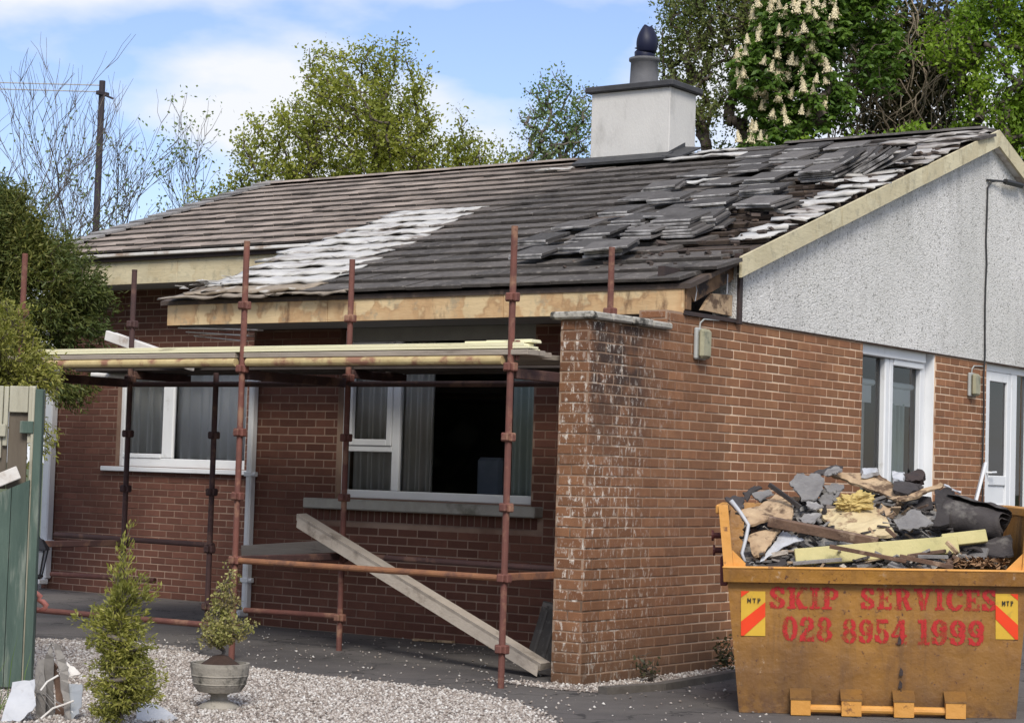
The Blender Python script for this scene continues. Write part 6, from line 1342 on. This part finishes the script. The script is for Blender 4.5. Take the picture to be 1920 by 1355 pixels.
tree('bushy_tree', 'big rounded bushy tree with fresh olive leaves left of the chimney', (-13.7, 13.8, 0), (-13.7, 13.8, 4.4), [((-13.75, 13.7, 7.0), (1.45, 1.2, 1.5)), ((-12.9, 14.3, 6.7), (1.1, 1.0, 1.15)), ((-14.8, 13.0, 6.6), (.9, .8, 1.0)), ((-15.5, 12.5, 5.8), (.75, .6, .65)), ((-12.1, 14.9, 6.5), (.95, .7, .8)), ((-13.3, 14.0, 5.6), (2.2, 1.0, .75)), ((-14.2, 13.5, 8.2), (.55, .45, .65)), ((-13.2, 14.0, 8.2), (.7, .5, .6)), ((-11.9, 15.0, 5.9), (.75, .5, .6)), ((-12.6, 14.6, 5.5), (1.0, .6, .6)), ((-15.3, 12.7, 5.3), (1.0, .6, .55)), ((-11.3, 15.3, 5.6), (.5, .4, .45))], 1750, M['leaf_mid'], .066, 33, .09, M['bark'], .12, 36, .12, rmin=.0055, group=G, jit=.055, lift=.18)
tree('pale_tree', 'airy pale leaved tree just left of the chimney', (-11.0, 15.7, 0), (-11.05, 15.7, 5.4), [((-11.15, 15.6, 7.3), (.62, .5, 1.15)), ((-10.6, 15.9, 7.2), (.5, .4, 1.05)), ((-11.75, 15.2, 6.6), (.5, .4, .55)), ((-11.25, 15.6, 6.6), (.25, .25, .5))], 360, M['leaf_pale'], .062, 15, .08, M['bark_pale'], .07, 37, .05, rmin=.0055, group=G, jit=.055, lift=.2)
tree('airy_tree', 'tall airy tree right of the chimney with dark limbs', (-7.0, 14.8, 0), (-7.05, 14.75, 6.0), [((-7.25, 14.5, 8.6), (1.0, .8, .9)), ((-7.75, 14.2, 8.3), (.6, .5, .9)), ((-6.8, 14.9, 9.3), (1.0, .8, .8)), ((-7.6, 14.35, 7.3), (.65, .5, .7)), ((-6.9, 14.9, 7.4), (.7, .5, .6)), ((-7.0, 15.0, 6.4), (.8, .5, .5)), ((-6.3, 15.3, 8.4), (.6, .5, .9))], 980, M['leaf_airy'], .058, 27, .095, M['bark'], .09, 38, .1, rmin=.006, group=G, jit=.06, lift=.15)
rt_, tp = tree('chestnut_tree', 'horse chestnut with white flower candles above the roof ridge', (-5.7, 14.6, 0), (-5.7, 14.6, 6.2), [((-5.75, 14.35, 8.2), (.75, .7, .75)), ((-6.2, 14.05, 7.5), (.42, .5, .6)), ((-5.6, 14.4, 7.2), (.6, .5, .6)), ((-6.05, 14.3, 6.7), (.42, .4, .45)), ((-5.1, 14.8, 8.7), (.5, .6, .5)), ((-6.3, 14.0, 6.35), (.3, .3, .3)), ((-4.75, 15.0, 7.9), (.35, .4, .6))], 430, M['leaf_chest'], .105, 12, .09, M['bark'], .12, 39, .4, 'palm', .007, group=G, jit=.06)
me = MB(); rr = random.Random(5)
for i in range(10):
    t = i/9; n_ = 7
    for k in range(n_):
        a = 6.283*k/n_+i*.5; r_ = (.05*(1-t)**.75+.004)*rr.uniform(.55, 1.3); c = Vector((r_*math.cos(a), r_*math.sin(a), .20*t)); s_ = .0135*(1-.4*t)*rr.uniform(.7, 1.4)
        me.add([c+Vector((s_, 0, 0)), c+Vector((-s_*.5, s_*.8, 0)), c+Vector((-s_*.5, -s_*.8, 0)), c+Vector((0, 0, s_*1.2)), c+Vector((0, 0, -s_))], [(0, 1, 3), (1, 2, 3), (2, 0, 3), (1, 0, 4), (2, 1, 4), (0, 2, 4)])
me.lathe([(.034, -.005), (.03, .06), (.018, .13), (.004, .19)], n=6)
fm = bpy.data.meshes.new('flower_candle'); fm.from_pydata(me.v, [], me.f); fm.materials.append(M['blossom']); fm.update()
cs = np.array([-5.7, 14.6, 7.4]); sc_ = (tp-cs) @ np.array([-.30, -.80, .25])+nr.normal(0, .10, len(tp)); order = np.argsort(-sc_); used = []
for i in order:
    p = tp[i]
    if all(np.linalg.norm(p-q) > .13 for q in used):
        used.append(p); o = link('flower_candle', fm, None, rt_); o.location = Vector(p)-rt_.location+Vector((.05, -.17, .07)); o.rotation_euler = (rnd.gauss(0, .18), rnd.gauss(0, .18), rnd.uniform(0, 6)); k = rnd.uniform(.8, 1.2); o.scale = (k*.95, k*.95, k*.85)
    if len(used) > 165: break
# dark tangle of ivy stems
tg = thing('ivy_tangle', 'dark brown tangle of bare climbing stems between chestnut and bright green tree', 'ivy', (-5.0, 16.2, 0), 0, G); rg = np.random.default_rng(44); A = []; Bv = []; r1 = []; r2_ = []
for k in range(300):
    p = np.array([-5.0+rg.uniform(-.95, .95), 15.75+rg.uniform(-.2, .6), rg.uniform(4.8, 8.4)]); d = np.array([rg.normal(0, .45), rg.normal(0, .2), 1.0]); r_ = rg.uniform(.006, .017)
    for s in range(9):
        d = d+rg.normal(0, .32, 3); d /= np.linalg.norm(d); q = p+d*rg.uniform(.10, .18); A.append(p-np.array(tg.location)); Bv.append(q-np.array(tg.location)); r1.append(r_); r2_.append(r_*.92); r_ *= .92; p = q
A.append(np.array([0, .3, 0])); Bv.append(np.array([0, .3, 7.5])); r1.append(.2); r2_.append(.1)
V, F = segs_mesh(np.array(A), np.array(Bv), np.array(r1), np.array(r2_), 4); npmesh('stems', V, F, M['twig'], tg)
pos = lump_pts(rg, [((0, .25, 7.0), (1.15, .55, 1.9)), ((0, .15, 5.8), (1.3, .5, 1.0)), ((-.3, .2, 8.3), (1.0, .5, .9)), ((.6, .3, 8.2), (.7, .5, 1.0))], 24000, .0); V, F = leaf_quads(rg, pos, .085, None, .7); npmesh('foliage', V, F, M['leaf_ivy'], tg)
tree('bright_tree', 'bright green leafy tree at the top right corner', (-3.0, 15.7, 0), (-3.1, 15.6, 6.0), [((-3.1, 15.5, 8.6), (.7, .6, .7)), ((-3.65, 15.2, 8.0), (.55, .5, .5)), ((-3.1, 15.55, 7.5), (.7, .6, .6)), ((-3.3, 15.5, 6.8), (.6, .5, .4)), ((-2.6, 15.9, 6.6), (.6, .5, .8)), ((-2.5, 15.9, 8.4), (.7, .6, .9))], 760, M['leaf_fresh'], .07, 30, .08, M['bark'], .10, 41, .25, rmin=.006, group=G, jit=.06)
tree('green_shrub', 'low bright green bush showing just above the roof ridge', (-4.6, 14.0, 0), (-4.6, 14.0, 5.4), [((-5.3, 13.7, 6.05), (.45, .4, .34)), ((-4.65, 14.1, 6.15), (.45, .4, .36)), ((-4.0, 14.5, 6.3), (.45, .4, .36)), ((-5.8, 13.4, 5.95), (.35, .3, .30))], 300, M['leaf_fresh'], .075, 24, .06, M['bark'], .08, 42, .2, rmin=.006, cat='shrub', group=G)
# dark trees across the drive, behind the viewer: seen only as reflections in the windows
rg = np.random.default_rng(77); pos = np.concatenate([np.stack([rg.uniform(-46, 2, 9000), rg.normal(-30, 1.6, 9000), rg.uniform(0, 1, 9000)**.8*8.5], 1)]); pos[:, 2] *= .72+.28*np.sin(pos[:, 0]*.9)*np.sin(pos[:, 0]*.37+1)
V, F = leaf_quads(rg, pos, .95, None, .8); tag(npmesh('far_hedge', V, F, M['leaf_ivy']), 'tall dark hedge across the drive, reflected in the front window', 'hedge', kind='stuff')
# telegraph pole
tpole = thing('telegraph_pole', 'dark wooden telegraph pole with wires running left', 'pole', (-21.8, 15.5, 0))
sm = MB(); sm.tube([(-.05, 0, 0), (.08, -.1, 9.02)], [.085, .06], 10); sm.build('pole', M['pole_wood'], tpole)
sm = MB(); sm.cbox((.06, -.25, 8.72), (.14, .05, 8.80), .01); sm.tube([(.1, -.1, 8.75), (.30, .0, 8.66)], .022, 6); sm.build('bracket', M['pole_wood'], tpole)
for z in (8.93, 8.80): sm = MB(); sm.tube([(.08, -.1, z), (-3.5, -2.4, z+.02), (-9, -6, z+.14)], .013, 5); sm.build('wire', M['wire_pale'], tpole)
